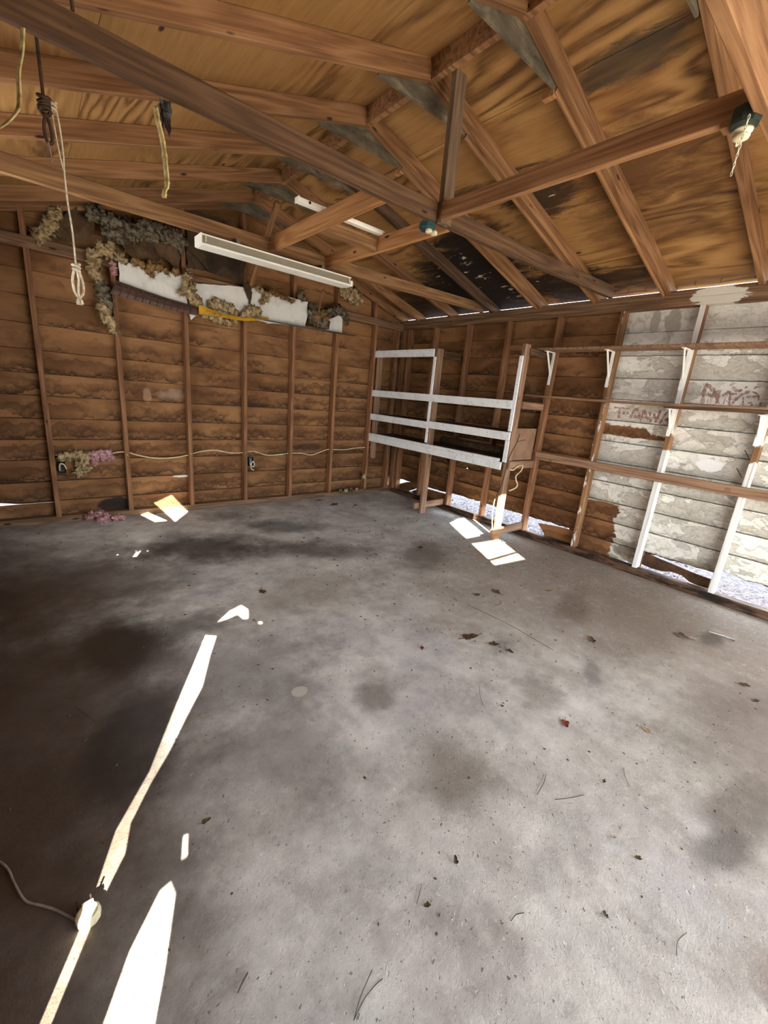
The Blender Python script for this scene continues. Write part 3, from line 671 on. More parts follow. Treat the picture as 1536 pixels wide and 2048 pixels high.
holes.append([back(*q) for q in [(0.905, 4.70), (0.83, 5.02), (0.93, 5.06), (1.03, 4.70)]])
holes.append([back(*q) for q in [(1.082, 4.617, 0), (0.98, 5.11, 0.10), (1.176, 5.11, 0.177), (1.305, 4.957, 0)]])
holes.append([(2.95, 1.05), (4.05, 1.05), (4.05, 2.2), (2.95, 2.2)])
m_lw = mat_wood('plain_board_wall', '#4a2f1c', '#6b4529', '#85593a')
wl = holed('wall_left', [(Y0, 0), (YS+0.02, 0), (YS+0.02, 2.56), (Y0, 2.56)], holes, 0, XL, -0.012, m_lw)
def mat_film():
    t = NT('milky_window_film'); n = t.noise(t.pos(), 6, 4)
    a = t.n('ShaderNodeBsdfTranslucent', {'Color': (0.80, 0.80, 0.78, 1)}); b = t.n('ShaderNodeBsdfDiffuse', {'Color': (0.75, 0.75, 0.73, 1)})
    m = t.n('ShaderNodeMixShader', {0: 0.35}); t.t.links.new(a.outputs[0], m.inputs[1]); t.t.links.new(b.outputs[0], m.inputs[2])
    t.t.links.new(m.outputs[0], t.n('ShaderNodeOutputMaterial').inputs[0]); return t.m
wn = mesh('window_1', [(XL-0.006, 2.95, 1.05), (XL-0.006, 4.05, 1.05), (XL-0.006, 4.05, 2.2), (XL-0.006, 2.95, 2.2)], [(0, 1, 2, 3)], mat_film()); wn['kind'] = 'structure'
for a_, b_ in (((2.91, 1.01), (4.09, 1.05)), ((2.91, 2.20), (4.09, 2.24)), ((2.91, 1.05), (2.95, 2.20)), ((4.05, 1.05), (4.09, 2.20)), ((3.485, 1.05), (3.515, 2.20))):
    box('window_frame', wn, (XL-0.02, a_[0], a_[1]), (XL+0.02, b_[0], b_[1]), W_FRAME, 0.002)
box('added_shade_board', wn, (XL+0.001, 4.09, 0.98), (-0.20, 4.11, 2.28), W_FRAME, 0.002)  # unseen board added to keep window light off the left back-wall bay
gx = (1.405, 1.885)
wf = holed('wall_front', [(XL-0.02, 0), (0.75, 0), (0.75, 2.1), (4.36, 2.1), (4.36, 0), (XS+0.02, 0), (XS+0.02, zsh(XS)), (XR, zsh(XR)), (XL-0.02, zsh(XL))],
    [[(gx[0], 2.262), (gx[1], 2.225), (gx[1], 2.335), (gx[0], 2.335)], [(gx[0], 2.348), (gx[1], 2.348), (gx[1], 2.585), (gx[0], 2.625)], [(gx[0], 2.71), (gx[1], 2.70), (gx[1], 3.12), (gx[0], 3.12)]], 1, Y0, -0.03, m_lw)
sun_blocker = mesh('sun_blocker_roof', [(-1.15, Y0-0.03, 2.115), (XS+0.4, Y0-0.03, 2.115), (XS+0.4, Y0-2.3, 2.115), (-1.15, Y0-2.3, 2.115), (-1.15, Y0-0.03, 2.15), (XS+0.4, Y0-0.03, 2.15), (XS+0.4, Y0-2.3, 2.15), (-1.15, Y0-2.3, 2.15)],
             [(0, 1, 2, 3), (7, 6, 5, 4), (0, 4, 5, 1), (1, 5, 6, 2), (2, 6, 7, 3), (3, 7, 4, 0)], M_WHITE); sun_blocker['kind'] = 'structure'  # unseen flat roof added to block direct sun at the front opening

# ---- roof: ceiling > plywood panels, rafters, gussets, ridge board, tie beams, braces
ce = empty('ceiling', kind='structure')
def panel(xa, xb, ya, yb):
    """plywood sheet on the slope between xa and xb (local x along the ridge)"""
    za, zb_ = zsh(xa), zsh(xb); org = Vector((xa, ya, za)); sl = Vector((xb-xa, 0, zb_-za)); L = sl.length; sl.normalize()
    ex = Vector((0, 1, 0)); nz = ex.cross(sl) if xb < xa else sl.cross(ex)
    if nz.z < 0: nz = -nz
    M = Matrix((ex, nz.cross(ex), nz)).transposed().to_4x4(); M.translation = org
    sgn = 1 if (nz.cross(ex)).dot(sl) > 0 else -1
    g = 0.0015; V = []
    for zz in (0.0, 0.013):
        V += [(g, sgn*g, zz), (yb-ya-g, sgn*g, zz), (yb-ya-g, sgn*(L-g), zz), (g, sgn*(L-g), zz)]
    bm = bmesh.new(); v = [bm.verts.new(q) for q in V]
    for f in ((0, 1, 2, 3), (4, 5, 6, 7), (0, 1, 5, 4), (1, 2, 6, 5), (2, 3, 7, 6), (3, 0, 4, 7)): bm.faces.new([v[i] for i in f])
    o = bm_obj('plywood_panel', bm, M_PLY, ce); o.matrix_world = M; return o
YE = 5.16
for xa, xb, cuts in ((XR, 2.46, (-1.24, 0.37, 2.86, YE)), (2.46, 3.63, (-1.24, 1.61, 4.14, YE)), (3.63, 4.538, (-1.24, 0.37, 2.86, YE)),
                     (XR, 1.56, (-1.24, 0.97, 3.51, YE)), (1.56, 0.40, (-1.24, 2.24, 4.76, YE)), (0.40, -0.60, (-1.24, 0.97, 3.51, YE))):
    for a, b in zip(cuts, cuts[1:]): panel(xa, xb, a, b)
roofing = mesh('roof_covering', [(XR, -1.4, zsh(XR)+0.03), (4.52, -1.4, zsh(4.52)+0.03), (4.52, 5.3, zsh(4.52)+0.03), (XR, 5.3, zsh(XR)+0.03), (-0.6, -1.4, zsh(-0.6)+0.03), (-0.6, 5.3, zsh(-0.6)+0.03)], [(0, 1, 2, 3), (4, 0, 3, 5)], mat_simple('roof_shingle', '#4a4642', '#5c5650', 30), ce)
box('ridge_board', ce, (1.99, -1.19, 3.245), (2.03, 5.1, 3.352), W_RAFT)
NEAR = [(-0.92, -0.92), (-0.29, -0.29), (0.33, 0.33), (0.96, 0.94), (1.61, 1.57), (2.24, 2.175), (2.86, 2.80), (3.49, 3.43), (4.13, 4.09), (4.74, 4.70)]
VD = 0.108
for i, (yt, yf) in enumerate(NEAR):
    t_ = 0.042
    beam('rafter', ce, [(2.03, yt+t_/2, zraf(2.03)+VD/2), (4.50, yf+t_/2, zraf(4.50)+VD/2)], t_, VD*0.955, W_RAFT if i != 7 else W_DARKB)
    beam('rafter', ce, [(1.99, yt+t_/2, zraf(1.99)+VD/2), (-0.55, yt+t_/2, zraf(-0.55)+VD/2)], t_, VD*0.955, W_RAFT)
    yg = yt+t_
    hw = 0.36
    prism('gusset', ce, [(XR-hw, 3.133), (XR+hw, 3.133), (XR+hw-0.03, zraf(XR+hw-0.03)+0.05), (XR, 3.30), (XR-hw+0.03, zraf(XR-hw+0.03)+0.05)], 1, yg, yg+0.014, M_GUS)
    if i in (4, 5, 6):
        xa, xb = 2.37, 4.38
        fx = lambda x: yt+t_+(yf-yt)*(x-2.03)/2.47+0.010
        beam('furring_strip', ce, [(xa, fx(xa), zraf(xa)-0.006), (xb, fx(xb), zraf(xb)-0.006)], 0.02, 0.03, W_RAFT)
        if i in (4, 6): box('nailing_block', ce, (2.36, yt+t_+0.004, zraf(2.36)-0.035), (2.40, yt+t_+0.075, zraf(2.36)-0.008), W_BRACE)
beam('rafter', ce, [(2.03, 5.045, zraf(2.03)+VD/2), (4.46, 5.045, zraf(4.46)+VD/2)], 0.042, VD*0.955, W_RAFT)
beam('rafter', ce, [(1.99, 5.045, zraf(1.99)+VD/2), (-0.5, 5.045, zraf(-0.5)+VD/2)], 0.042, VD*0.955, W_RAFT)
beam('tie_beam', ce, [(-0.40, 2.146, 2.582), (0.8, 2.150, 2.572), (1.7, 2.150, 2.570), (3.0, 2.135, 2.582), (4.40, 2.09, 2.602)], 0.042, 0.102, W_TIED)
beam('tie_beam', ce, [(-0.40, 3.64, 2.570), (0.8, 3.645, 2.562), (1.7, 3.65, 2.566), (3.0, 3.635, 2.576), (4.40, 3.62, 2.598)], 0.042, 0.102, W_TIE)
beam('tie_beam', ce, [(-0.40, 0.579, 2.58), (2.0, 0.579, 2.572), (4.40, 0.579, 2.60)], 0.042, 0.14, W_RAFT)
beam('king_post', ce, [(2.087, 2.105, 2.512), (2.085, 2.105, 3.26)], 0.089, 0.04, W_GREY, up=(0, 1, 0))
beam('brace', ce, [(1.667, 2.172, 2.572), (1.668, 3.628, 2.574)], 0.04, 0.104, W_BRACE)
beam('brace', ce, [(2.195, 2.172, 2.572), (2.19, 3.628, 2.572)], 0.04, 0.10, W_BRACE)
beam('brace', ce, [(1.69, 2.905, 2.568), (2.175, 2.903, 2.568)], 0.04, 0.092, W_TIE)
beam('brace', ce, [(2.06, 0.60, 2.566), (2.052, 2.085, 2.566)], 0.04, 0.092, W_RAFT)
beam('brace', ce, [(1.985, 4.20, 3.11), (2.04, 4.97, 2.50)], 0.038, 0.05, W_RAFT, up=(1, 0, 0))
box('nailing_block', ce, (2.03, 0.60, 2.50), (2.085, 0.70, 2.522), W_RAFT)

# ================================================================== THINGS
# ---- corner shelving unit
su = thing('shelving_unit', (3.95, 3.85, 0), 'tall home-made shelving unit with white painted front edges standing in the back right corner', 'shelf')
def sbeam(name, pts, wd, ht, mat, up=(0, 0, 1)): return beam(name, su, pts, wd, ht, mat, up)
def fur(name, y0, y1, z0, z1, x0=3.893, th=0.017): return box(name, su, (x0, y0, z0), (x0+th, y1, z1), M_WHITE, 0.003)
for y, zt in ((3.82, 2.08), (2.62, 2.095)):
    sbeam('post', [(3.955, y, 0.0), (3.955, y, zt)], 0.042, 0.09, W_RED, up=(1, 0, 0))
sbeam('post', [(3.955, 4.985, 0.55), (3.955, 4.985, 2.10)], 0.04, 0.085, W_RED, up=(1, 0, 0))
fur('top_rail', 3.86, 5.08, 1.985, 2.075); fur('shelf_rail', 2.645, 5.09, 1.452, 1.540, 3.889)
fur('shelf_rail', 3.842, 5.10, 1.118, 1.205, 3.889); fur('shelf_rail', 2.605, 3.838, 1.128, 1.215, 3.886)
fur('shelf_rail', 2.66, 5.10, 0.805, 0.89, 3.889)
fur('trim_strip', 3.822, 3.862, 0.94, 1.985, 3.897, 0.013); fur('trim_strip', 2.602, 2.645, 1.225, 1.98, 3.892, 0.015); fur('trim_strip', 2.605, 2.655, 0.895, 1.125, 3.892, 0.015)
def shelf(y0, y1, z, m, edge=True, th=0.018):
    box('shelf_board', su, (3.907, y0, z), (4.385, y1, z+th), m, 0.003)
shelf(2.60, 5.01, 1.522, W_DARKB); shelf(2.64, 3.80, 1.197, W_DARKB); shelf(3.84, 5.01, 1.187, W_DARKB); shelf(2.64, 5.01, 0.872, W_DARKB)
box('shelf_edge', su, (3.88, 3.90, 0.892), (3.915, 5.09, 0.925), M_WHITE, 0.003); box('shelf_edge', su, (3.884, 2.70, 0.892), (3.925, 3.895, 0.925), M_WHITE, 0.003)
box('shelf_board', su, (3.925, 2.72, 0.892), (4.36, 5.0, 0.918), W_DARKB, 0.003)
sbeam('side_rail', [(3.99, 2.585, 1.50), (4.56*0.962, 2.585, 1.50)], 0.028, 0.075, W_RED); sbeam('side_rail', [(3.985, 2.60, 2.03), (4.386, 2.60, 2.025)], 0.03, 0.065, W_DARKB)
sbeam('side_rail', [(3.91, 2.583, 0.872), (4.44, 2.583, 0.866)], 0.03, 0.082, W_RED); sbeam('foot_rail', [(3.80, 2.583, 0.118), (4.386, 2.583, 0.128)], 0.03, 0.085, W_RED)
sbeam('foot_rail', [(3.83, 3.86, 0.098), (4.386, 3.86, 0.105)], 0.03, 0.085, W_RED); sbeam('side_rail', [(3.985, 3.86, 2.03), (4.386, 3.86, 2.03)], 0.03, 0.08, W_DARKB)
for z in (1.48, 1.15, 0.85): sbeam('side_rail', [(4.0, 3.845, z), (4.386, 3.845, z)], 0.028, 0.07, W_DARKB)
for z in (1.48, 1.15, 0.85): sbeam('cleat', [(4.37, 2.66, z), (4.37, 5.0, z)], 0.028, 0.07, W_DARKB)
prism('side_panel', su, [(4.0, 0.915), (4.0, 1.258), (4.386, 1.262), (4.386, 0.915)], 1, 2.605, 2.613, mat_simple('brown_hardboard', '#94745a', '#7f6049', 5, 0.8))
# roll lying on the lowest shelf
bm = bmesh.new(); tube_bm(bm, [(4.20, 2.85, 0.975), (4.21, 3.3, 0.974), (4.22, 3.85, 0.975)], 0.05, 14)
rl = tag(bm_obj('cardboard_tube', bm, W_DARKB, smooth=True), 'dark round tube lying on the lowest shelf of the corner unit', 'tube')

# ---- wall shelves, rail
us = thing('wall_shelf', (4.3, 1.6, 2.07), 'long upper bare plank shelf on three pale metal brackets along the right wall', 'shelf')
box('shelf_board', us, (4.165, 0.05, 2.068), (4.386, 2.635, 2.088), W_RED, 0.003)
def bracket(y, zt, parent, arm=0.17, leg=0.33):
    bm = bmesh.new(); box_bm(bm, (4.384-arm, y-0.014, zt-0.006), (4.387, y+0.014, zt)); box_bm(bm, (4.379, y-0.014, zt-leg), (4.386, y+0.014, zt))
    vs_ = [(4.384-arm*0.85, zt-0.006), (4.381, zt-leg*0.75), (4.381, zt-leg*0.62), (4.384-arm*0.68, zt-0.006)]
    a = [bm.verts.new((q[0], y-0.003, q[1])) for q in vs_]; b = [bm.verts.new((q[0], y+0.003, q[1])) for q in vs_]
    bm.faces.new(a[::-1]); bm.faces.new(b)
    for i in range(4): bm.faces.new((a[i], a[(i+1) % 4], b[(i+1) % 4], b[i]))
    par(bm_obj('bracket', bm, M_METALW), parent)
for y in (2.56, 1.945, 1.318): bracket(y, 2.067, us)
ls = thing('wall_shelf', (4.3, 1.6, 1.6), 'long lower bare plank shelf sagging along the right wall below the bracketed one', 'shelf')
beam('shelf_board', ls, [(4.285, 2.70, 1.612), (4.285, 2.0, 1.604), (4.285, 1.36, 1.606), (4.285, 0.7, 1.622), (4.285, 0.05, 1.632)], 0.19, 0.018, W_RED)
beam('shelf_board', ls, [(4.30, 1.355, 1.590), (4.30, 0.7, 1.600), (4.30, 0.05, 1.606)], 0.17, 0.022, W_DARKB)
for y in (1.318, 0.705): bracket(y, 1.577, ls, 0.15, 0.235)
rail = tag(beam('wall_rail', None, [(4.368, 2.545, 0.975), (4.368, 1.4, 0.972), (4.368, 0.02, 0.974)], 0.036, 0.082, W_RED), 'long bare wooden rail nailed low across the studs of the right wall', 'rail')

for k, (y, z, dy, dz) in enumerate(((0.735, 1.255, 0.03, 0.045), (0.745, 1.10, 0.035, 0.05))):
    tag(tube('nail', None, [(4.468, y-dy*0.2, z-dz*0.4), (4.42, y+dy, z+dz)], 0.0028, M_TWIG, 5, 0), ('upper' if k == 0 else 'lower')+' long rusty nail sticking out of the white boarding near the right edge', 'nail')
bm = bmesh.new()
for r_ in range(3):
    for c_ in range(4):
        y_ = 0.80-0.011*c_-random.uniform(0, .002); z_ = 0.985-0.011*r_; box_bm(bm, (4.3492, y_-0.0035, z_-0.003), (4.3499, y_+0.0035, z_+0.0025 if (r_+c_) % 3 else z_))
st_ = bm_obj('grade_stamp', bm, M_CRUMB); st_.parent = rail; st_.matrix_parent_inverse = rail.matrix_world.inverted(); st_['kind'] = 'stuff'
for y in (0.80, 1.02, 1.24, 1.42, 1.80, 1.95, 2.45, 2.62, 3.05, 3.25): tube('nail', ce, [(4.43, y, zsh(4.43)+0.004), (4.432, y+0.004, zsh(4.43)-0.035)], 0.0022, M_TWIG, 5, 0)
# ---- lamps
l1 = thing('fluorescent_lamp', (1.7, 3.55, 2.45), 'dusty white fluorescent strip lamp hung under the second tie beam', 'lamp', 'fluorescent strips overhead')
def strip(name, prof, x0, x1, parent, mat, th=0.002):
    bm = bmesh.new(); n = len(prof); A = [bm.verts.new((x0, y, z)) for y, z in prof]; B = [bm.verts.new((x1, y, z)) for y, z in prof]
    for i in range(n-1): bm.faces.new((A[i], A[i+1], B[i+1], B[i]))
    r = bmesh.ops.extrude_face_region(bm, geom=list(bm.faces))
    for v in [g for g in r['geom'] if isinstance(g, bmesh.types.BMVert)]: v.co.z += th
    par(bm_obj(name, bm, mat), parent)
box('housing', l1, (1.082, 3.498, 2.417), (2.37, 3.622, 2.468), mat_white_paint('dusty_shaded_enamel', '#8d8471', 0.74, 0.6), 0.003)  # side's shade put into a darker, dusty grey; the reflector stays white
box('reflector', l1, (1.080, 3.488, 2.400), (2.372, 3.634, 2.415), M_METALW, 0.004)
box('top_lip', l1, (1.082, 3.490, 2.462), (2.37, 3.497, 2.472), M_METALW, 0.001)
box('end_cap', l1, (1.072, 3.486, 2.404), (1.081, 3.636, 2.474), M_METALW, 0.002); box('end_cap', l1, (2.371, 3.50, 2.404), (2.40, 3.62, 2.45), M_METALW, 0.004)
for x in (1.10, 2.345): box('lamp_holder', l1, (x, 3.484, 2.42), (x+0.012, 3.497, 2.462), M_PORC, 0.003)
for x in (1.35, 2.1): box('hanger', l1, (x, 3.55, 2.466), (x+0.03, 3.62, 2.52), M_WIRE, 0.001)
l2 = thing('fluorescent_lamp', (1.85, 2.84, 2.65), 'second white fluorescent strip lamp lying higher up across the two orange braces', 'lamp', 'fluorescent strips overhead')
box('housing', l2, (1.485, 2.825, 2.626), (2.20, 2.875, 2.655), M_METALW, 0.004); box('end_cap', l2, (1.478, 2.823, 2.624), (1.484, 2.877, 2.658), M_METALW, 0.001)
bm = bmesh.new(); bmesh.ops.create_cone(bm, cap_ends=True, segments=12, radius1=0.009, radius2=0.009, depth=0.004, matrix=Matrix.Translation((1.56, 2.8245, 2.641)) @ Matrix.Rotation(math.pi/2, 4, 'X')); par(bm_obj('knockout', bm, M_BLACK), l2)

# ---- light sockets
def lathe(bm, prof, c, seg=18, axis='z'):
    rings = []
    for r, h in prof: rings.append([bm.verts.new((c[0]+r*math.cos(2*math.pi*k/seg), c[1]+r*math.sin(2*math.pi*k/seg), c[2]+h)) for k in range(seg)])
    for a, b in zip(rings, rings[1:]):
        for k in range(seg): bm.faces.new((a[k], a[(k+1) % seg], b[(k+1) % seg], b[k]))
    bm.faces.new(rings[0]); bm.faces.new(rings[-1][::-1])
s1 = thing('light_socket', (2.06, 0.63, 2.5), 'dark green junction box with cream pull-chain lamp socket at the top right', 'light socket', 'ceiling light sockets')
bm = bmesh.new(); lathe(bm, [(0.043, 0.0), (0.046, 0.012), (0.046, 0.05)], (2.035, 0.625, 2.487), 8); par(bm_obj('junction_box', bm, M_GREEN), s1)
bm = bmesh.new(); lathe(bm, [(0.014, 0.0), (0.024, 0.003), (0.027, 0.011), (0.021, 0.014), (0.021, 0.018), (0.030, 0.022), (0.032, 0.03)], (2.058, 0.634, 2.458), 20); par(bm_obj('lamp_holder', bm, M_PORC, smooth=True), s1)
tube('hook', s1, [(2.093, 0.645, 2.487), (2.096, 0.648, 2.468), (2.091, 0.652, 2.458), (2.084, 0.652, 2.466)], 0.003, M_PORC)
bm = bmesh.new(); n_l = 13; ca, cb = Vector((1.975, 0.60, 2.487)), Vector((2.028, 0.625, 2.337))
for k in range(n_l):
    c0 = ca.lerp(cb, (k+0.5)/n_l); d = (cb-ca).normalized(); s = Vector((1, 0, 0)) if k % 2 else Vector((0.3, 1, 0)).normalized(); s = (s-d*s.dot(d)).normalized(); L = (cb-ca).length/n_l
    tube_bm(bm, [c0+d*math.cos(q*0.7854)*L*0.68+s*math.sin(q*0.7854)*0.0032 for q in range(8)], 0.0011, 5, close=True)
par(bm_obj('pull_chain', bm, M_CHAIN, smooth=True), s1)
s2 = thing('light_socket', (2.05, 2.19, 2.5), 'small cream lamp socket in a blue-green box under the king post', 'light socket', 'ceiling light sockets')
bm = bmesh.new(); lathe(bm, [(0.045, 0.0), (0.05, 0.01), (0.05, 0.035)], (2.03, 2.19, 2.485), 8); par(bm_obj('junction_box', bm, mat_simple('blue_green_plastic', '#1b3a3c', '#254c4e', 9)), s2)
bm = bmesh.new()
for dx in (-0.022, 0.022): lathe(bm, [(0.014, 0.0), (0.022, 0.005), (0.022, 0.02), (0.016, 0.026)], (2.05+dx, 2.17, 2.463), 14)
par(bm_obj('lamp_holder', bm, M_PORC, smooth=True), s2)

# ---- ropes and hanging strips
dr = thing('rope', (0.157, 2.185, 2.37), 'dark brown knotted rope hung over the near tie beam at left', 'rope', 'hanging ropes')
tube('cord', dr, [(0.157, 2.178, 2.628), (0.156, 2.185, 2.54), (0.157, 2.185, 2.37)], 0.0052, M_DROPE)
tube('cord', dr, [(0.25, 2.095, 2.80), (0.252, 2.10, 2.70), (0.258, 2.115, 2.622)], 0.0055, M_DROPE, 6, 3)
bm = bmesh.new()
for k in range(4):
    z = 2.372-0.013*k; tube_bm(bm, [(0.158+0.016*math.cos(q*0.785), 2.185+0.016*math.sin(q*0.785), z+0.006*math.sin(q*0.785+k)) for q in range(8)], 0.0065, 6, close=True)
par(bm_obj('knot', bm, M_DROPE, smooth=True), dr)
tube('loop', dr, [(0.158, 2.185, 2.325), (0.150, 2.185, 2.285), (0.152, 2.185, 2.25), (0.160, 2.185, 2.238), (0.169, 2.185, 2.245), (0.170, 2.185, 2.28), (0.160, 2.185, 2.325)], 0.0055, M_DROPE)
tube('loose_end', dr, [(0.157, 2.18, 2.24), (0.160, 2.18, 2.215), (0.162, 2.18, 2.18)], 0.0022, M_STEEL)
wrp = thing('rope', (0.2, 2.2, 2.0), 'pale cord with a looped and knotted pull end hanging at left', 'rope', 'hanging ropes')
tube('cord', wrp, [(0.176, 2.19, 2.372), (0.180, 2.19, 2.30), (0.187, 2.19, 2.22), (0.194, 2.19, 2.172)], 0.0022, M_ROPE)
tube('cord', wrp, [(0.190, 2.19, 2.362), (0.1955, 2.19, 2.30), (0.1985, 2.19, 2.22), (0.196, 2.19, 2.172), (0.197, 2.19, 2.07), (0.203, 2.19, 1.97), (0.203, 2.19, 1.86)], 0.0030, M_ROPE)
for (x, z, r, th) in ((0.183, 2.372, 0.009, 0.0042), (0.204, 1.866, 0.0115, 0.0058)):
    bm = bmesh.new(); P_ = [(x+r*math.cos(q*0.6)*(1-0.1*(q//10)), 2.19+r*math.sin(q*0.6), z-0.0013*q) for q in range(22)]; tube_bm(bm, P_, th, 6)
    par(bm_obj('knot', bm, M_ROPE, smooth=True), wrp)
tube('loop', wrp, [(0.199, 2.19, 1.85), (0.190, 2.19, 1.82), (0.1875, 2.19, 1.795), (0.191, 2.19, 1.765), (0.202, 2.19, 1.745)], 0.0044, M_ROPE)
tube('loop', wrp, [(0.207, 2.19, 1.85), (0.216, 2.19, 1.825), (0.221, 2.19, 1.795), (0.219, 2.19, 1.765), (0.206, 2.19, 1.745)], 0.0044, M_ROPE)
tube('loop', wrp, [(0.203, 2.183, 1.85), (0.207, 2.183, 1.81), (0.203, 2.183, 1.775), (0.203, 2.186, 1.746)], 0.0038, M_ROPE)
bm = bmesh.new()
for k in range(46):
    a = random.uniform(0, 6.28); r = random.uniform(0.002, 0.013); tube_bm(bm, [(0.204, 2.19, 1.745), (0.204+r*0.8*math.cos(a), 2.19+r*math.sin(a), 1.737), (0.204+r*math.cos(a), 2.19+r*math.sin(a), 1.723+random.uniform(-.004, .004))], 0.0018, 4)
par(bm_obj('frayed_end', bm, M_ROPE, smooth=True), wrp)
def ribbon(name, pts, wd, th, mat, label, cat, side=(0.78, -0.63, 0), rag=0.0):
    P = smooth_pts(pts, 6); s = Vector(side).normalized(); bm = bmesh.new(); rows = []
    for i, p in enumerate(P):
        k = 1+rag*noise.noise(Vector((i*0.9, 3, wd*50))); fw = s.cross(Vector((0, 0, 1)))
        rows.append([bm.verts.new(p+s*wd/2*k*a+fw*th*b) for a, b in ((-1, 0), (-.3, .9), (0, .2), (.3, .9), (1, 0), (.3, -.6), (-.3, -.6))])
    for a, b in zip(rows, rows[1:]):
        for k in range(7): bm.faces.new((a[k], a[(k+1) % 7], b[(k+1) % 7], b[k]))
    bm.faces.new(rows[0][::-1]); bm.faces.new(rows[-1])
    return tag(bm_obj(name, bm, mat, smooth=True), label, cat)
ribbon('hanging_strap', [(0.122, 2.15, 2.545), (0.119, 2.15, 2.522), (0.110, 2.15, 2.46), (0.094, 2.13, 2.39), (0.087, 2.10, 2.31), (0.075, 2.05, 2.25), (0.035, 2.02, 2.185), (-0.02, 2.0, 2.13)], 0.017, 0.004, M_STRIP, 'cream strap curling down from the near tie beam at the far left edge', 'strap')
ribbon('hanging_strip', [(0.512, 2.18, 2.488), (0.520, 2.18, 2.44), (0.533, 2.18, 2.38), (0.540, 2.18, 2.30), (0.542, 2.18, 2.235), (0.531, 2.18, 2.21), (0.528, 2.18, 2.185)], 0.021, 0.004, M_STRIP, 'torn cream insulation strip dangling under the near tie beam', 'strip', rag=0.4)
wad = thing('torn_tar_paper', (0.555, 2.2, 2.48), 'crumpled dark tar paper scrap tucked under the near tie beam beside the strip', 'paper')
sheet('sheet', wad, [(0.535, 2.53), (0.575, 2.535), (0.572, 2.45), (0.562, 2.41), (0.548, 2.445)], 2.20, M_BLACK, 0.003, 0.004, 0.02, 3, 0.012)
sheet('backing', wad, [(0.518, 2.50), (0.545, 2.535), (0.553, 2.48), (0.545, 2.40), (0.535, 2.36)], 2.215, M_GUS, 0.003, 0.003, 0.012, 5, 0.012)

# ---- back wall clutter: white boards, wire rack, brown panel, yellow strip, insulation
G_B = 'white boards leaning on the back wall'
for poly, lab, sd_ in (([(0.788, 2.458), (1.0, 2.47), (1.365, 2.468), (1.376, 2.19), (0.9, 2.19), (0.786, 2.255)], 'white board above the dark brown panel, leftmost on the back wall', 1),
                       ([(1.445, 2.412), (1.96, 2.486), (2.026, 2.392), (2.03, 2.17), (1.455, 2.105), (1.40, 2.06), (1.385, 2.115)], 'stained white board behind the yellow strip on the back wall', 2),
                       ([(2.033, 2.497), (2.30, 2.492), (2.583, 2.49), (2.753, 2.487), (2.742, 2.42), (2.765, 2.35), (2.72, 2.205), (2.25, 2.165), (2.04, 2.18)], 'large white board with a ragged right edge above the wire rack', 3),
                       ([(3.06, 2.36), (3.12, 2.37), (3.229, 2.43), (3.262, 2.38), (3.271, 2.205), (3.018, 2.21)], 'small white board scrap at the right end of the wire rack', 4)):
    tag(sheet('white_board', None, poly, 4.955, M_DRYWALL, 0.009, 0.004, 0.003, sd_, 0.05), lab, 'board', G_B)
rk = thing('wire_rack', (2.75, 4.88, 2.19), 'grey wire rack shelf under the white boards on the back wall', 'rack')
for k in range(9):
    y = 4.79+0.022*k; tube('long_wire', rk, [(2.0+0.02*k, y, 2.172+0.0015*k), (3.43-0.01*k, y, 2.192+0.001*k)], 0.0028, M_WIRE, 5, 0)
bm = bmesh.new()
for k in range(36): tube_bm(bm, [(2.02+0.039*k, 4.79, 2.1685+0.0005*k), (2.06+0.0385*k, 4.966, 2.182+0.0005*k)], 0.002, 4)
par(bm_obj('cross_wires', bm, M_WIRE), rk)
bp = thing('ribbed_panel', (1.1, 4.88, 2.18), 'dark brown ribbed plastic panel sagging below the leftmost white board', 'panel')
bm = bmesh.new(); rows = []; NP = 26
for i in range(NP*2+1):
    u = i/(NP*2); x = 0.745+0.735*u; zt = 2.272-0.092*math.sin(u*1.35); zb_ = zt-0.118+0.035*u
    rib = 0.010 if i % 4 == 0 else 0.0; sk = -0.06*(1-u)
    rows.append([bm.verts.new(q) for q in ((x, 4.895-rib, zt), (x+sk*0.3, 4.862-rib, zt-(zt-zb_)*0.3), (x+sk*0.7, 4.850-rib, zt-(zt-zb_)*0.7), (x+sk, 4.862-rib*0.5, zb_), (x+sk, 4.872, zb_+0.004), (x+sk*0.5, 4.88, (zt+zb_)/2), (x, 4.915, zt))])
for a, b in zip(rows, rows[1:]):
    for k in range(7): bm.faces.new((a[k], a[(k+1) % 7], b[(k+1) % 7], b[k]))
bm.faces.new(rows[0][::-1]); bm.faces.new(rows[-1]); par(bm_obj('shell', bm, M_BROWNP), bp)
tube('rim', bp, [(0.745+0.735*u, 4.895, 2.274-0.092*math.sin(u*1.35)) for u in (0, .2, .4, .6, .8, 1)], 0.006, M_BROWNP)
ys = thing('bent_strip', (1.85, 4.85, 2.16), 'bent yellow plastic strip beside the dark brown panel on the back wall', 'strip')
bm = bmesh.new(); rows = []
for x, zt, zb_ in ((1.45, 2.205, 2.11), (1.50, 2.197, 2.12), (1.60, 2.178, 2.122), (1.70, 2.165, 2.122), (1.80, 2.158, 2.122), (1.90, 2.160, 2.124), (2.0, 2.176, 2.142), (2.10, 2.196, 2.164), (2.20, 2.213, 2.180)):
    rows.append([bm.verts.new(q) for q in ((x, 4.85, zt), (x, 4.838, (zt+zb_)/2), (x, 4.83, zb_), (x, 4.845, zb_+0.002), (x, 4.86, zt))])
for a, b in zip(rows, rows[1:]):
    for k in range(5): bm.faces.new((a[k], a[(k+1) % 5], b[(k+1) % 5], b[k]))
bm.faces.new(rows[0][::-1]); bm.faces.new(rows[-1]); par(bm_obj('band', bm, M_YELLOW), ys)
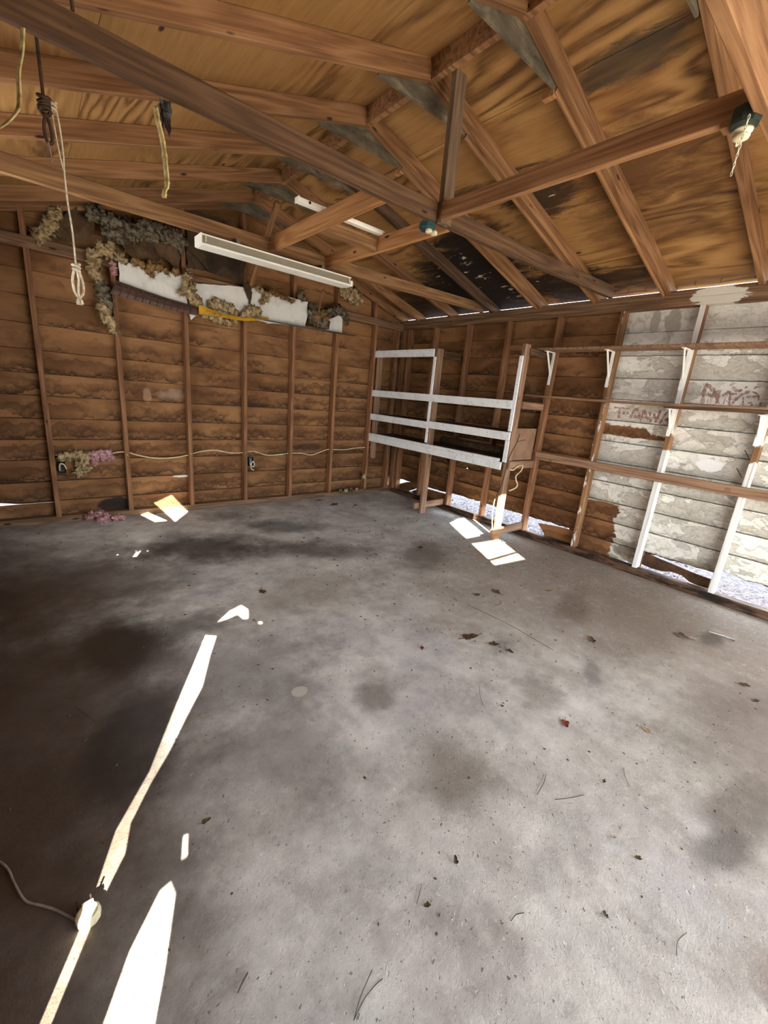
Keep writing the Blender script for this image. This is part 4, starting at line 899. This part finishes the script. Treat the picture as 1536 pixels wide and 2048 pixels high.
for dz in (0.012, 0.026):
    tube('groove', ys, [(x, 4.8365, z-dz) for x, z in ((1.52, 2.19), (1.7, 2.162), (1.9, 2.158), (2.18, 2.208))], 0.0016, mat_simple('dark_yellow', '#a87716', '#946611', 9), 5)
def ins(name, blobs, mat, label, seed, strands=150, sl=0.03, group='torn insulation on the back wall', cat='insulation'):
    return tag(fluff(name, blobs, mat, seed, strands, sl=sl), label, cat, group)
ins('insulation_wad', [(0.34, 5.03, 2.70, .06), (0.30, 5.03, 2.62, .06), (0.26, 5.03, 2.55, .055), (0.235, 5.03, 2.515, .045), (0.38, 5.03, 2.735, .04)], M_INS, 'yellowish insulation tuft high up at the far left of the back wall', 1)
ins('insulation_batt', [(0.62, 4.99, 2.80, .05), (0.69, 4.98, 2.80, .055), (0.77, 4.97, 2.77, .07), (0.82, 4.97, 2.71, .08), (0.90, 4.97, 2.74, .08), (0.98, 4.97, 2.75, .08), (1.06, 4.97, 2.77, .08), (1.14, 4.97, 2.77, .08), (1.22, 4.97, 2.785, .08), (1.30, 4.97, 2.79, .07), (1.33, 4.97, 2.75, .06), (0.75, 4.975, 2.66, .05)], M_INSD, 'thick grey insulation batt sagging over the kraft paper on the gable', 2, 320)
ins('insulation_strip', [(0.60, 4.96, 2.47, .05), (0.65, 4.96, 2.515, .055), (0.72, 4.96, 2.53, .055), (0.79, 4.95, 2.50, .045), (0.84, 4.94, 2.465, .035), (0.59, 4.96, 2.40, .05), (0.585, 4.96, 2.33, .04), (0.62, 4.96, 2.28, .035)], M_INS, 'curved yellowish insulation clump left of the leftmost white board', 3, 220)
ins('insulation_strip', [(0.63, 4.96, 2.22, .045), (0.645, 4.96, 2.16, .05), (0.655, 4.96, 2.10, .05), (0.665, 4.96, 2.05, .045)], M_INSD, 'dark mouldy insulation strip hanging above a yellow tail, left of the brown panel', 4, 130)
ins('insulation_strip', [(0.63, 4.95, 2.03, .045), (0.65, 4.95, 1.99, .05), (0.67, 4.95, 1.94, .045), (0.69, 4.95, 1.90, .04), (0.705, 4.95, 1.86, .03), (0.72, 4.95, 1.835, .02)], M_INS, 'lowest yellow insulation tail hanging on the stud left of the brown panel', 5, 160)
ins('insulation_wad', [(0.74, 4.97, 2.42, .025), (0.745, 4.965, 2.385, .028), (0.75, 4.96, 2.35, .02)], M_PINK, 'little pink insulation tuft beside the leftmost white board', 6, 60, 0.02)
ins('insulation_fringe', [(0.92, 4.935, 2.475, .035), (0.98, 4.93, 2.478, .04), (1.05, 4.93, 2.475, .04), (1.12, 4.93, 2.475, .035), (1.18, 4.935, 2.468, .03), (1.27, 4.935, 2.472, .028), (1.03, 4.93, 2.43, .025), (1.055, 4.93, 2.40, .018)], M_INSO, 'orange-brown insulation fringe along the top of the leftmost white board', 7, 200)
ins('insulation_wad', [(1.375, 4.92, 2.50, .03), (1.37, 4.91, 2.44, .035), (1.35, 4.90, 2.385, .045), (1.37, 4.89, 2.335, .055), (1.31, 4.90, 2.31, .04), (1.40, 4.89, 2.29, .05), (1.44, 4.89, 2.25, .045)], M_INS, 'yellow insulation clump between the two left white boards', 8, 220)
ins('insulation_wad', [(1.60, 4.90, 2.23, .04), (1.67, 4.90, 2.25, .045), (1.73, 4.90, 2.235, .045), (1.80, 4.90, 2.23, .045), (1.86, 4.90, 2.20, .035), (1.95, 4.90, 2.205, .045), (2.02, 4.90, 2.235, .055), (2.08, 4.90, 2.24, .05), (2.10, 4.90, 2.20, .035)], M_INS, 'insulation heap resting behind the yellow strip', 9, 260)
ins('insulation_wad', [(1.52, 4.85, 2.105, .03), (1.60, 4.845, 2.10, .035), (1.67, 4.845, 2.085, .035), (1.74, 4.845, 2.085, .03), (1.82, 4.85, 2.11, .02)], M_INS, 'yellow insulation shreds drooping under the yellow strip', 10, 150)
ins('insulation_fringe', [(2.10, 4.935, 2.495, .025), (2.16, 4.93, 2.48, .035), (2.21, 4.93, 2.455, .035), (2.20, 4.93, 2.41, .035), (2.17, 4.93, 2.37, .028)], M_INS, 'insulation tongue on the large white board, left part of its top edge', 11, 140)
ins('insulation_fringe', [(2.28, 4.935, 2.495, .03), (2.34, 4.935, 2.49, .03), (2.41, 4.935, 2.475, .03), (2.48, 4.93, 2.465, .028), (2.53, 4.93, 2.445, .025)], M_INSO, 'brown insulation fringe on the right part of the large board top', 12, 120)
ins('insulation_wad', [(2.64, 4.95, 2.53, .04), (2.66, 4.95, 2.57, .035), (2.70, 4.95, 2.51, .035)], M_INSD, 'small grey insulation tuft standing on the large board corner', 13, 90)
ins('insulation_wad', [(2.80, 4.94, 2.44, .05), (2.82, 4.93, 2.36, .06), (2.80, 4.92, 2.28, .05), (2.88, 4.92, 2.30, .06), (2.95, 4.92, 2.35, .07), (2.97, 4.92, 2.27, .06), (3.03, 4.93, 2.42, .06), (3.12, 4.94, 2.46, .06), (3.20, 4.945, 2.48, .05), (3.27, 4.94, 2.46, .05), (3.31, 4.94, 2.41, .04), (3.31, 4.94, 2.35, .03)], M_INSD, 'dark rotten insulation nest between the board scrap and the large board', 14, 300)
ins('insulation_wad', [(2.87, 4.895, 2.33, .03), (2.93, 4.89, 2.37, .035), (2.98, 4.89, 2.33, .03)], M_INSO, 'tan insulation flecks on the dark rotten nest', 15, 150)
ins('insulation_wad', [(3.28, 4.99, 2.70, .05), (3.35, 4.99, 2.72, .06), (3.44, 4.99, 2.72, .065), (3.52, 4.99, 2.70, .055), (3.57, 4.99, 2.69, .045), (3.40, 4.99, 2.66, .045), (3.48, 4.99, 2.63, .04), (3.31, 4.99, 2.65, .03)], M_INS, 'pale insulation hanging on the gable right of the strip lamp', 16, 220)
G_K = 'kraft paper on the back gable'
tag(sheet('kraft_paper', None, [(0.29, 2.51), (0.34, 2.63), (0.45, 2.78), (0.62, 2.88), (0.64, 2.72), (0.58, 2.60), (0.45, 2.53)], 5.03, M_KRAFT, 0.003, 0.012, 0.03, 11, 0.03), 'small kraft paper sheet beside the far left insulation tuft', 'paper', G_K)
tag(sheet('kraft_paper', None, [(0.82, 2.66), (0.86, 2.53), (0.98, 2.505), (1.05, 2.55), (1.10, 2.515), (1.18, 2.60), (1.31, 2.50), (1.34, 2.72), (1.1, 2.72)], 4.99, M_KRAFT, 0.003, 0.010, 0.03, 12, 0.03), 'folded kraft paper flap below the thick grey batt', 'paper', G_K)
tag(sheet('kraft_paper', None, [(1.40, 2.545), (1.39, 2.72), (1.42, 3.02), (1.53, 3.08), (1.70, 3.08), (1.90, 3.04), (1.985, 2.92), (1.99, 2.70), (1.97, 2.50), (1.80, 2.53), (1.62, 2.56)], 4.985, M_KRAFTD, 0.003, 0.008, 0.035, 13, 0.04), 'largest dark kraft paper sheet filling the gable left of the leaning stick', 'paper', G_K)
tag(sheet('torn_felt', None, [(1.95, 2.52), (2.03, 2.52), (2.045, 2.44), (2.03, 2.33), (2.015, 2.26), (2.008, 2.36), (1.96, 2.45)], 4.93, M_KRAFTD, 0.003, 0.004, 0.01, 14, 0.02), 'pointed dark felt shred hanging over the joint of the white boards', 'felt')
tag(beam('loose_stick', None, [(2.852, 4.88, 2.20), (2.885, 4.90, 2.46), (2.905, 4.91, 2.62)], 0.022, 0.012, W_FRAME), 'short loose stick standing in the dark rotten insulation', 'stick')
tag(beam('wood_scrap', None, [(3.325, 5.03, 1.29), (3.318, 5.03, 1.56)], 0.022, 0.012, W_FRAME), 'short thin wood scrap nailed beside a stud right of the cable', 'wood scrap')

# ---- cable, boxes, pink insulation
cb = thing('electric_cable', (2.0, 5.06, 0.65), 'cream electric cable threaded through the back wall studs', 'cable')
cpts = [(0.343, .615), (0.446, .622), (0.589, .665), (0.731, .683), (0.842, .649), (1.007, .613), (1.207, .613), (1.366, .638), (1.475, .67), (1.65, .686), (1.832, .652), (1.974, .655), (2.056, .666), (2.133, .665), (2.299, .617), (2.471, .62), (2.599, .631), (2.799, .627), (2.955, .603), (3.112, .649), (3.217, .675), (3.489, .672), (3.666, .691), (3.90, .698), (4.0, .71), (4.05, .80)]
tube('conductor', cb, [(x, 5.068+0.012*math.sin(x*5), z) for x, z in cpts], 0.0068, M_CABLE, 8, 6)
for x in (0.745, 1.372, 2.004, 2.62, 3.25): box('staple', cb, (x-0.004, 5.012, 0.65), (x+0.004, 5.0195, 0.667), M_WIRE, 0)
def outlet(x, z, label, m, loops):
    o = thing('outlet_box', (x, 5.06, z), label, 'outlet box', 'outlet boxes on the back wall studs')
    bm = bmesh.new(); box_bm(bm, (x-0.028, 5.03, z-0.05), (x+0.028, 5.08, z+0.05))
    f = [f for f in bm.faces if f.normal.y < -0.5 or abs(f.calc_center_median().y-5.03) < 1e-5]
    r = bmesh.ops.inset_individual(bm, faces=f, thickness=0.006); bmesh.ops.translate(bm, verts=list({v for q in f for v in q.verts}), vec=(0, 0.035, 0))
    par(bm_obj('box_shell', bm, m), o)
    for L in loops: tube('wire_end', o, [(x+a, 5.05-b, z+c) for a, b, c in L], 0.006, M_PORC, 7)
outlet(2.075, 0.545, 'blue outlet box with curled white wire ends on the fourth stud', M_BLUE, [[(0.0, 0.0, 0.02), (-0.02, 0.05, -0.03), (0.01, 0.06, -0.06), (0.03, 0.05, -0.03), (0.01, 0.05, 0.01), (-0.015, 0.055, -0.04), (-0.01, 0.06, -0.085), (0.02, 0.06, -0.10)]])
outlet(0.195, 0.545, 'black outlet box with a bent white wire on the leftmost full stud', M_BLACK, [[(-0.02, 0.01, -0.03), (-0.018, 0.05, 0.03), (0.0, 0.06, 0.045), (0.018, 0.05, 0.03), (0.03, 0.04, -0.01)]])
ins('insulation_wad', [(0.20, 5.05, .635, .035), (0.26, 5.05, .66, .04), (0.33, 5.05, .655, .045), (0.385, 5.05, .62, .045), (0.37, 5.04, .56, .045), (0.34, 5.04, .51, .045), (0.32, 5.04, .475, .025), (0.40, 5.045, .53, .025)], M_INS, 'yellowish insulation tuft caught on the cable at left', 17, 170)
ins('insulation_wad', [(0.42, 5.05, .65, .035), (0.47, 5.045, .64, .045), (0.53, 5.05, .665, .04), (0.575, 5.05, .67, .04), (0.595, 5.05, .63, .035), (0.45, 5.045, .60, .03), (0.54, 5.05, .615, .03)], M_PINK, 'pink insulation tuft caught on the cable at left', 18, 200)
ins('insulation_wad', [(0.40, 4.97, .035, .05), (0.46, 4.95, .045, .055), (0.52, 4.92, .035, .05), (0.58, 4.89, .03, .045), (0.63, 4.87, .025, .035), (0.46, 4.86, .025, .04)], M_PINK, 'pink insulation heap lying on the floor at the foot of the back wall', 19, 220, group='loose insulation on the floor')
for k, (x, y, z) in enumerate([(3.42, 5.0, .075), (3.52, 4.99, .08), (3.60, 5.0, .075), (3.72, 4.99, .08), (3.80, 5.0, .075)]):
    fl_ = fluff('insulation_crumb', [(x+random.uniform(-.015, .015), y, z, random.uniform(.015, .028)) for _ in range(3)], M_INS if k % 2 else M_INSD, 40+k, 40, sl=0.015)
    tag(fl_, ('%s small insulation crumb on the back wall bottom plate, counted from the left' % ('first', 'second', 'third', 'fourth', 'fifth')[k]), 'insulation', 'insulation crumbs on the bottom plate')
ins('insulation_crumb', [(3.85, 5.01, .27, .03), (3.855, 5.01, .24, .025)], M_INS, 'yellow insulation tuft stuck low on the stud nearest the corner', 50, 50, 0.015)

# ---- cords at the shelving unit
bc = thing('black_cord', (3.87, 2.6, 0.7), 'black cord draped down the front right post of the shelving unit', 'cord')
tube('cord', bc, [(3.90, 2.50, 1.211), (3.875, 2.50, 1.118), (3.87, 2.55, 0.99), (3.872, 2.568, 0.885), (3.872, 2.580, 0.779), (3.874, 2.612, 0.614), (3.87, 2.65, 0.482)], 0.0042, M_BLACK)
tube('branch', bc, [(3.875, 2.50, 1.13), (3.88, 2.45, 1.15), (3.885, 2.41, 1.165)], 0.003, M_BLACK)
tube('pale_end', bc, [(3.87, 2.65, 0.482), (3.87, 2.655, 0.40), (3.875, 2.65, 0.26), (3.88, 2.63, 0.14)], 0.005, M_PORC)
yc = tag(tube('cable_tail', None, [(3.896, 2.552, 0.838), (3.945, 2.55, 0.822), (3.988, 2.55, 0.826), (4.03, 2.55, 0.85), (4.068, 2.55, 0.864), (4.11, 2.55, 0.868), (4.144, 2.55, 0.854), (4.126, 2.55, 0.805), (4.048, 2.55, 0.755), (4.064, 2.55, 0.701), (4.105, 2.55, 0.652), (4.076, 2.55, 0.615), (3.965, 2.55, 0.592)], 0.0075, M_CABLE, 8), 'cream cable tail snaking from the side rail of the shelving unit', 'cable')
tag(tube('thin_wire', None, [(3.98, 2.55, 0.16), (4.02, 2.52, 0.10), (4.00, 2.50, 0.03), (3.96, 2.51, 0.012), (3.99, 2.54, 0.02), (3.94, 2.50, 0.014), (3.97, 2.47, 0.012)], 0.002, M_WIRE), 'thin wire tangle at the foot of the front right shelf post', 'wire')

# ---- floor things
pg = thing('outlet_plug', (-0.02, 1.09, 0.0), 'cream outlet block with bent prongs lying in the sun stripe', 'plug')
bm = bmesh.new(); lathe(bm, [(0.026, 0.0), (0.03, 0.006), (0.03, 0.024), (0.024, 0.03), (0.014, 0.031)], (-0.02, 1.085, 0.0), 12); par(bm_obj('body', bm, M_PORC), pg)
box('bridge', pg, (-0.032, 1.098, 0.02), (-0.004, 1.112, 0.036), M_PORC, 0.002)
for dx in (-0.028, 0.004): box('prong', pg, (-0.016+dx, 1.115, 0.01), (-0.012+dx, 1.119, 0.045), M_BLACK, 0)
tube('cord', pg, [(-0.045, 1.09, 0.012), (-0.06, 1.115, 0.006), (-0.09, 1.16, 0.005), (-0.12, 1.195, 0.005), (-0.155, 1.235, 0.006), (-0.18, 1.31, 0.006), (-0.20, 1.38, 0.005), (-0.26, 1.48, 0.005)], 0.0035, mat_simple('grey_brown_cord', '#8f8377', '#6d6258', 20))
tl = thing('hand_tool', (3.69, 0.46, 0.0), 'slim steel scraper lying on the floor near the right wall', 'tool')
beam('blade', tl, [(3.665, 0.52, 0.02), (3.70, 0.43, 0.018)], 0.03, 0.006, M_STEEL, up=(0.4, 0.2, 1)); beam('handle', tl, [(3.70, 0.43, 0.014), (3.72, 0.37, 0.008)], 0.014, 0.010, M_STEEL)
def leaf(x, y, size, mat, label, seed, lobes=5, lift=0.012, ang=None, group=None):
    rnd = random.Random(seed); n = 22; a0 = rnd.uniform(0, 6.28) if ang is None else ang; bm = bmesh.new()
    c = bm.verts.new((x, y, 0.004)); ring = []; mid = []
    for k in range(n):
        t = 2*math.pi*k/n; r = size*(0.55+0.45*abs(math.cos(lobes*t/2)))*(0.75+0.25*math.cos(t))*rnd.uniform(.85, 1.1)
        px, py = r*math.cos(t), r*0.7*math.sin(t)
        wx, wy = px*math.cos(a0)-py*math.sin(a0), px*math.sin(a0)+py*math.cos(a0)
        h = 0.003+lift*(abs(py)/size)**1.2*rnd.uniform(.5, 1.3)+lift*0.5*max(0, px/size)
        ring.append(bm.verts.new((x+wx, y+wy, h))); mid.append(bm.verts.new((x+wx*0.5, y+wy*0.5, 0.003+h*0.3)))
    for k in range(n):
        q = (k+1) % n; bm.faces.new((c, mid[k], mid[q])); bm.faces.new((mid[k], ring[k], ring[q], mid[q]))
    s = Vector((-math.cos(a0), -math.sin(a0), 0)); st = Vector((x, y, 0.003))
    tube_bm(bm, [st, st+s*size*0.6, st+s*size*1.0+Vector((0, 0, 0.003))], size*0.03, 4)
    return tag(bm_obj('dry_leaf', bm, mat), label, 'leaf', group)
LV = [(1.71, 1.52, .024, M_LEAFR, 'tiny bright red-brown leaf in the middle of the floor'), (1.88, 0.68, .042, M_LEAFR, 'lobed russet leaf lying on its own right of the floor centre'), (0.94, 0.57, .018, M_CRUMB, 'small dark curled leaf near the bottom centre of the floor'),
      (0.32, 1.18, .022, M_LEAFG, 'dark olive leaf just right of the long sun stripe'), (2.06, 1.45, .075, M_LEAFB, 'largest flattened grey-brown leaf patch right of the floor centre'), (2.14, 1.31, .048, M_LEAFB, 'middle one of three trampled leaves right of the floor centre'), (2.17, 1.21, .038, M_CRUMB, 'nearest and darkest of the three trampled leaves right of the floor centre'),
      (2.81, 1.76, .06, M_LEAFB, 'curled brown leaf some way in front of the shelf post'), (2.78, 0.96, .045, M_LEAFB, 'forked brown leaf between the floor centre and the right wall'), (3.44, 0.61, .07, M_LEAFB, 'broad brown leaf left of the steel scraper'), (2.98, 0.13, .03, M_CRUMB, 'dark small leaf at the right edge of the picture'), (3.11, 0.21, .045, M_LEAFB, 'brown leaf near the right edge, next to a smaller darker one'),
      (1.48, 0.28, .012, M_LEAFT, 'tiny tan leaf fragment in the lower right of the floor'), (1.69, 0.41, .014, M_LEAFB, 'tiny brown leaf fragment above the tan one at lower right'), (1.20, 0.19, .016, M_CRUMB, 'small black leaf crumb at lower right of centre'), (0.77, 0.54, .016, M_LEAFG, 'small yellow-green curled leaf at the bottom centre'), (1.47, 0.20, .018, M_LEAFG, 'small olive leaf on the lower right of the floor'),
      (2.18, 0.41, .03, M_LEAFT, 'pale tan leaf sliver right of the russet leaf'), (1.20, 2.70, .055, M_LEAFB, 'narrow brown leaf beyond the sun patch near the stripe end'), (3.24, 1.55, .045, M_LEAFT, 'pale tan leaf in front of the right wall'), (2.63, 1.82, .05, M_LEAFB, 'brown leaf left of the curled one before the shelf'), (2.96, 2.82, .05, M_LEAFB, 'brown leaf on the far floor left of the shelf post'), (2.99, 4.86, .08, M_LEAFB, 'brown leaf close to the back wall foot'), (3.05, 4.60, .09, M_LEAFB, 'widest brown leaf on the floor near the back corner'),
      (1.03, 2.28, .02, M_PALE, 'pale chip beside the isolated sun spot'), (1.0, 2.12, .018, M_LEAFT, 'tan crumb just nearer than the pale chip'), (1.71, 0.93, .018, M_CRUMB, 'black leaf crumb left of the russet leaf'), (3.30, 4.45, .05, M_LEAFB, 'brown leaf left of the corner on the far floor')]
for k, (x, y, s, m, lab) in enumerate(LV): leaf(x, y, s, m, lab, 100+k, lobes=random.choice((3, 5, 7)))
def twig(pts, r, label, mat=M_TWIG): return tag(tube('twig', None, pts, r, mat, 5, 4), label, 'twig')
tw = thing('pine_needle_pair', (0.48, 0.5, 0.0), 'long joined pine needles at the bottom centre edge', 'twig')
tube('needle', tw, [(0.455, 0.475, .003), (0.49, 0.497, .005), (0.52, 0.51, .005), (0.548, 0.522, .003)], 0.0011, M_TWIG); tube('needle', tw, [(0.455, 0.475, .003), (0.495, 0.489, .003), (0.53, 0.493, .003), (0.56, 0.492, .003)], 0.0011, M_TWIG)
twig([(1.40, 0.545, .004), (1.47, 0.558, .005), (1.52, 0.575, .004)], 0.00121, 'thin twig right of the bottom centre of the floor'); twig([(1.44, 0.49, .003), (1.50, 0.455, .005), (1.56, 0.43, .003)], 0.00121, 'thin straight twig nearer than the russet leaf')
twig([(1.84, 0.39, .003), (1.80, 0.37, .005), (1.76, 0.335, .003)], 0.00110, 'forked thin twig at the right half of the floor'); twig([(0.75, 0.56, .003), (0.775, 0.575, .004), (0.80, 0.59, .003)], 0.00099, 'short thin twig beside the yellow-green curled leaf')
twig([(0.95, 0.36, .003), (0.975, 0.36, .004), (1.0, 0.348, .003)], 0.00121, 'short twig at the bottom right of centre'); twig([(1.27, 0.02, .003), (1.31, 0.03, .004), (1.36, 0.02, .003)], 0.00088, 'hair-thin stem in the bottom right corner'); twig([(0.25, 0.69, .004), (0.265, 0.70, .006), (0.285, 0.712, .004)], 0.00176, 'stubby dark twig right of the wide sun wedge')
twig([(2.60, 1.63, .003), (2.66, 1.62, .006), (2.71, 1.66, .003)], 0.00165, 'curved twig left of the curled brown leaf'); twig([(1.73, 1.09, .003), (1.68, 1.05, .004), (1.63, 0.99, .003)], 0.00099, 'thin diagonal twig beyond the black crumb'); twig([(0.02, 2.05, .003), (0.05, 1.98, .003), (0.08, 1.9, .003)], 0.00110, 'thin dark stem on the dirty floor at left')
twig([(2.42, 1.75, .003), (2.45, 1.4, .003), (2.43, 1.05, .003)], 0.00121, 'long straight stem running across the floor before the right wall')
# grit nobody could count
bm = bmesh.new(); rnd = random.Random(5)
for k in range(1700):
    x = rnd.uniform(-0.3, 4.3); y = rnd.uniform(-0.1, 4.9)
    if rnd.random() < 0.6: x = rnd.uniform(1.6, 4.3); y = rnd.uniform(0.0, 3.6)
    r = (.0028+.010*rnd.random()**3)*(0.6+0.22*y); a = rnd.uniform(0, 3.14); e = rnd.uniform(.25, .8)
    c_, s_ = math.cos(a), math.sin(a); q = [(r, 0), (0, r*e), (-r, 0), (0, -r*e)]
    V = [bm.verts.new((x+u*c_-v*s_, y+u*s_+v*c_, 0.0015)) for u, v in q]; t = bm.verts.new((x, y, 0.002+r*0.35))
    for i in range(4): bm.faces.new((V[i], V[(i+1) % 4], t))
tag(bm_obj('leaf_grit', bm, M_CRUMB), 'fine dark leaf grit and crumbs scattered over the concrete floor', 'grit', kind='stuff')
# outside litter seen through the holes in the right wall
bm = bmesh.new()
for k in range(4200):
    x = 4.53+abs(rnd.gauss(0, .55)); y = rnd.uniform(0.9, 5.4); r = rnd.uniform(.008, .022); a = rnd.uniform(0, 6.28); d1 = Vector((math.cos(a), math.sin(a), rnd.uniform(-.7, .7)))*r; d2 = Vector((-math.sin(a), math.cos(a), rnd.uniform(-.7, .7)))*r*0.6; c0 = Vector((x, y, -0.05+rnd.uniform(0, .035)))
    bm.faces.new([bm.verts.new(c0+q) for q in (d1, d2, -d1, -d2)])
tag(bm_obj('leaf_litter', bm, M_CHIP), 'pale leaf litter on the ground outside the holes in the right wall', 'leaf litter', kind='stuff')
bm = bmesh.new()
for k in range(1500):
    x = 4.53+abs(rnd.gauss(0, .4)); y = rnd.uniform(-0.3, 1.35); a = rnd.uniform(0, 6.28); l = rnd.uniform(.04, .13); c0 = Vector((x, y, -0.045+rnd.uniform(0, .07))); d = Vector((math.cos(a), math.sin(a), rnd.uniform(-.5, .5)))*l/2
    s = Vector((-d.y, d.x, 0.002)).normalized()*0.0022
    bm.faces.new([bm.verts.new(q) for q in (c0-d-s, c0+d-s, c0+d+s, c0-d+s)])
tag(bm_obj('pine_straw', bm, M_STRAW), 'pinkish pine straw piled outside the broken lower right boards', 'pine straw', kind='stuff')
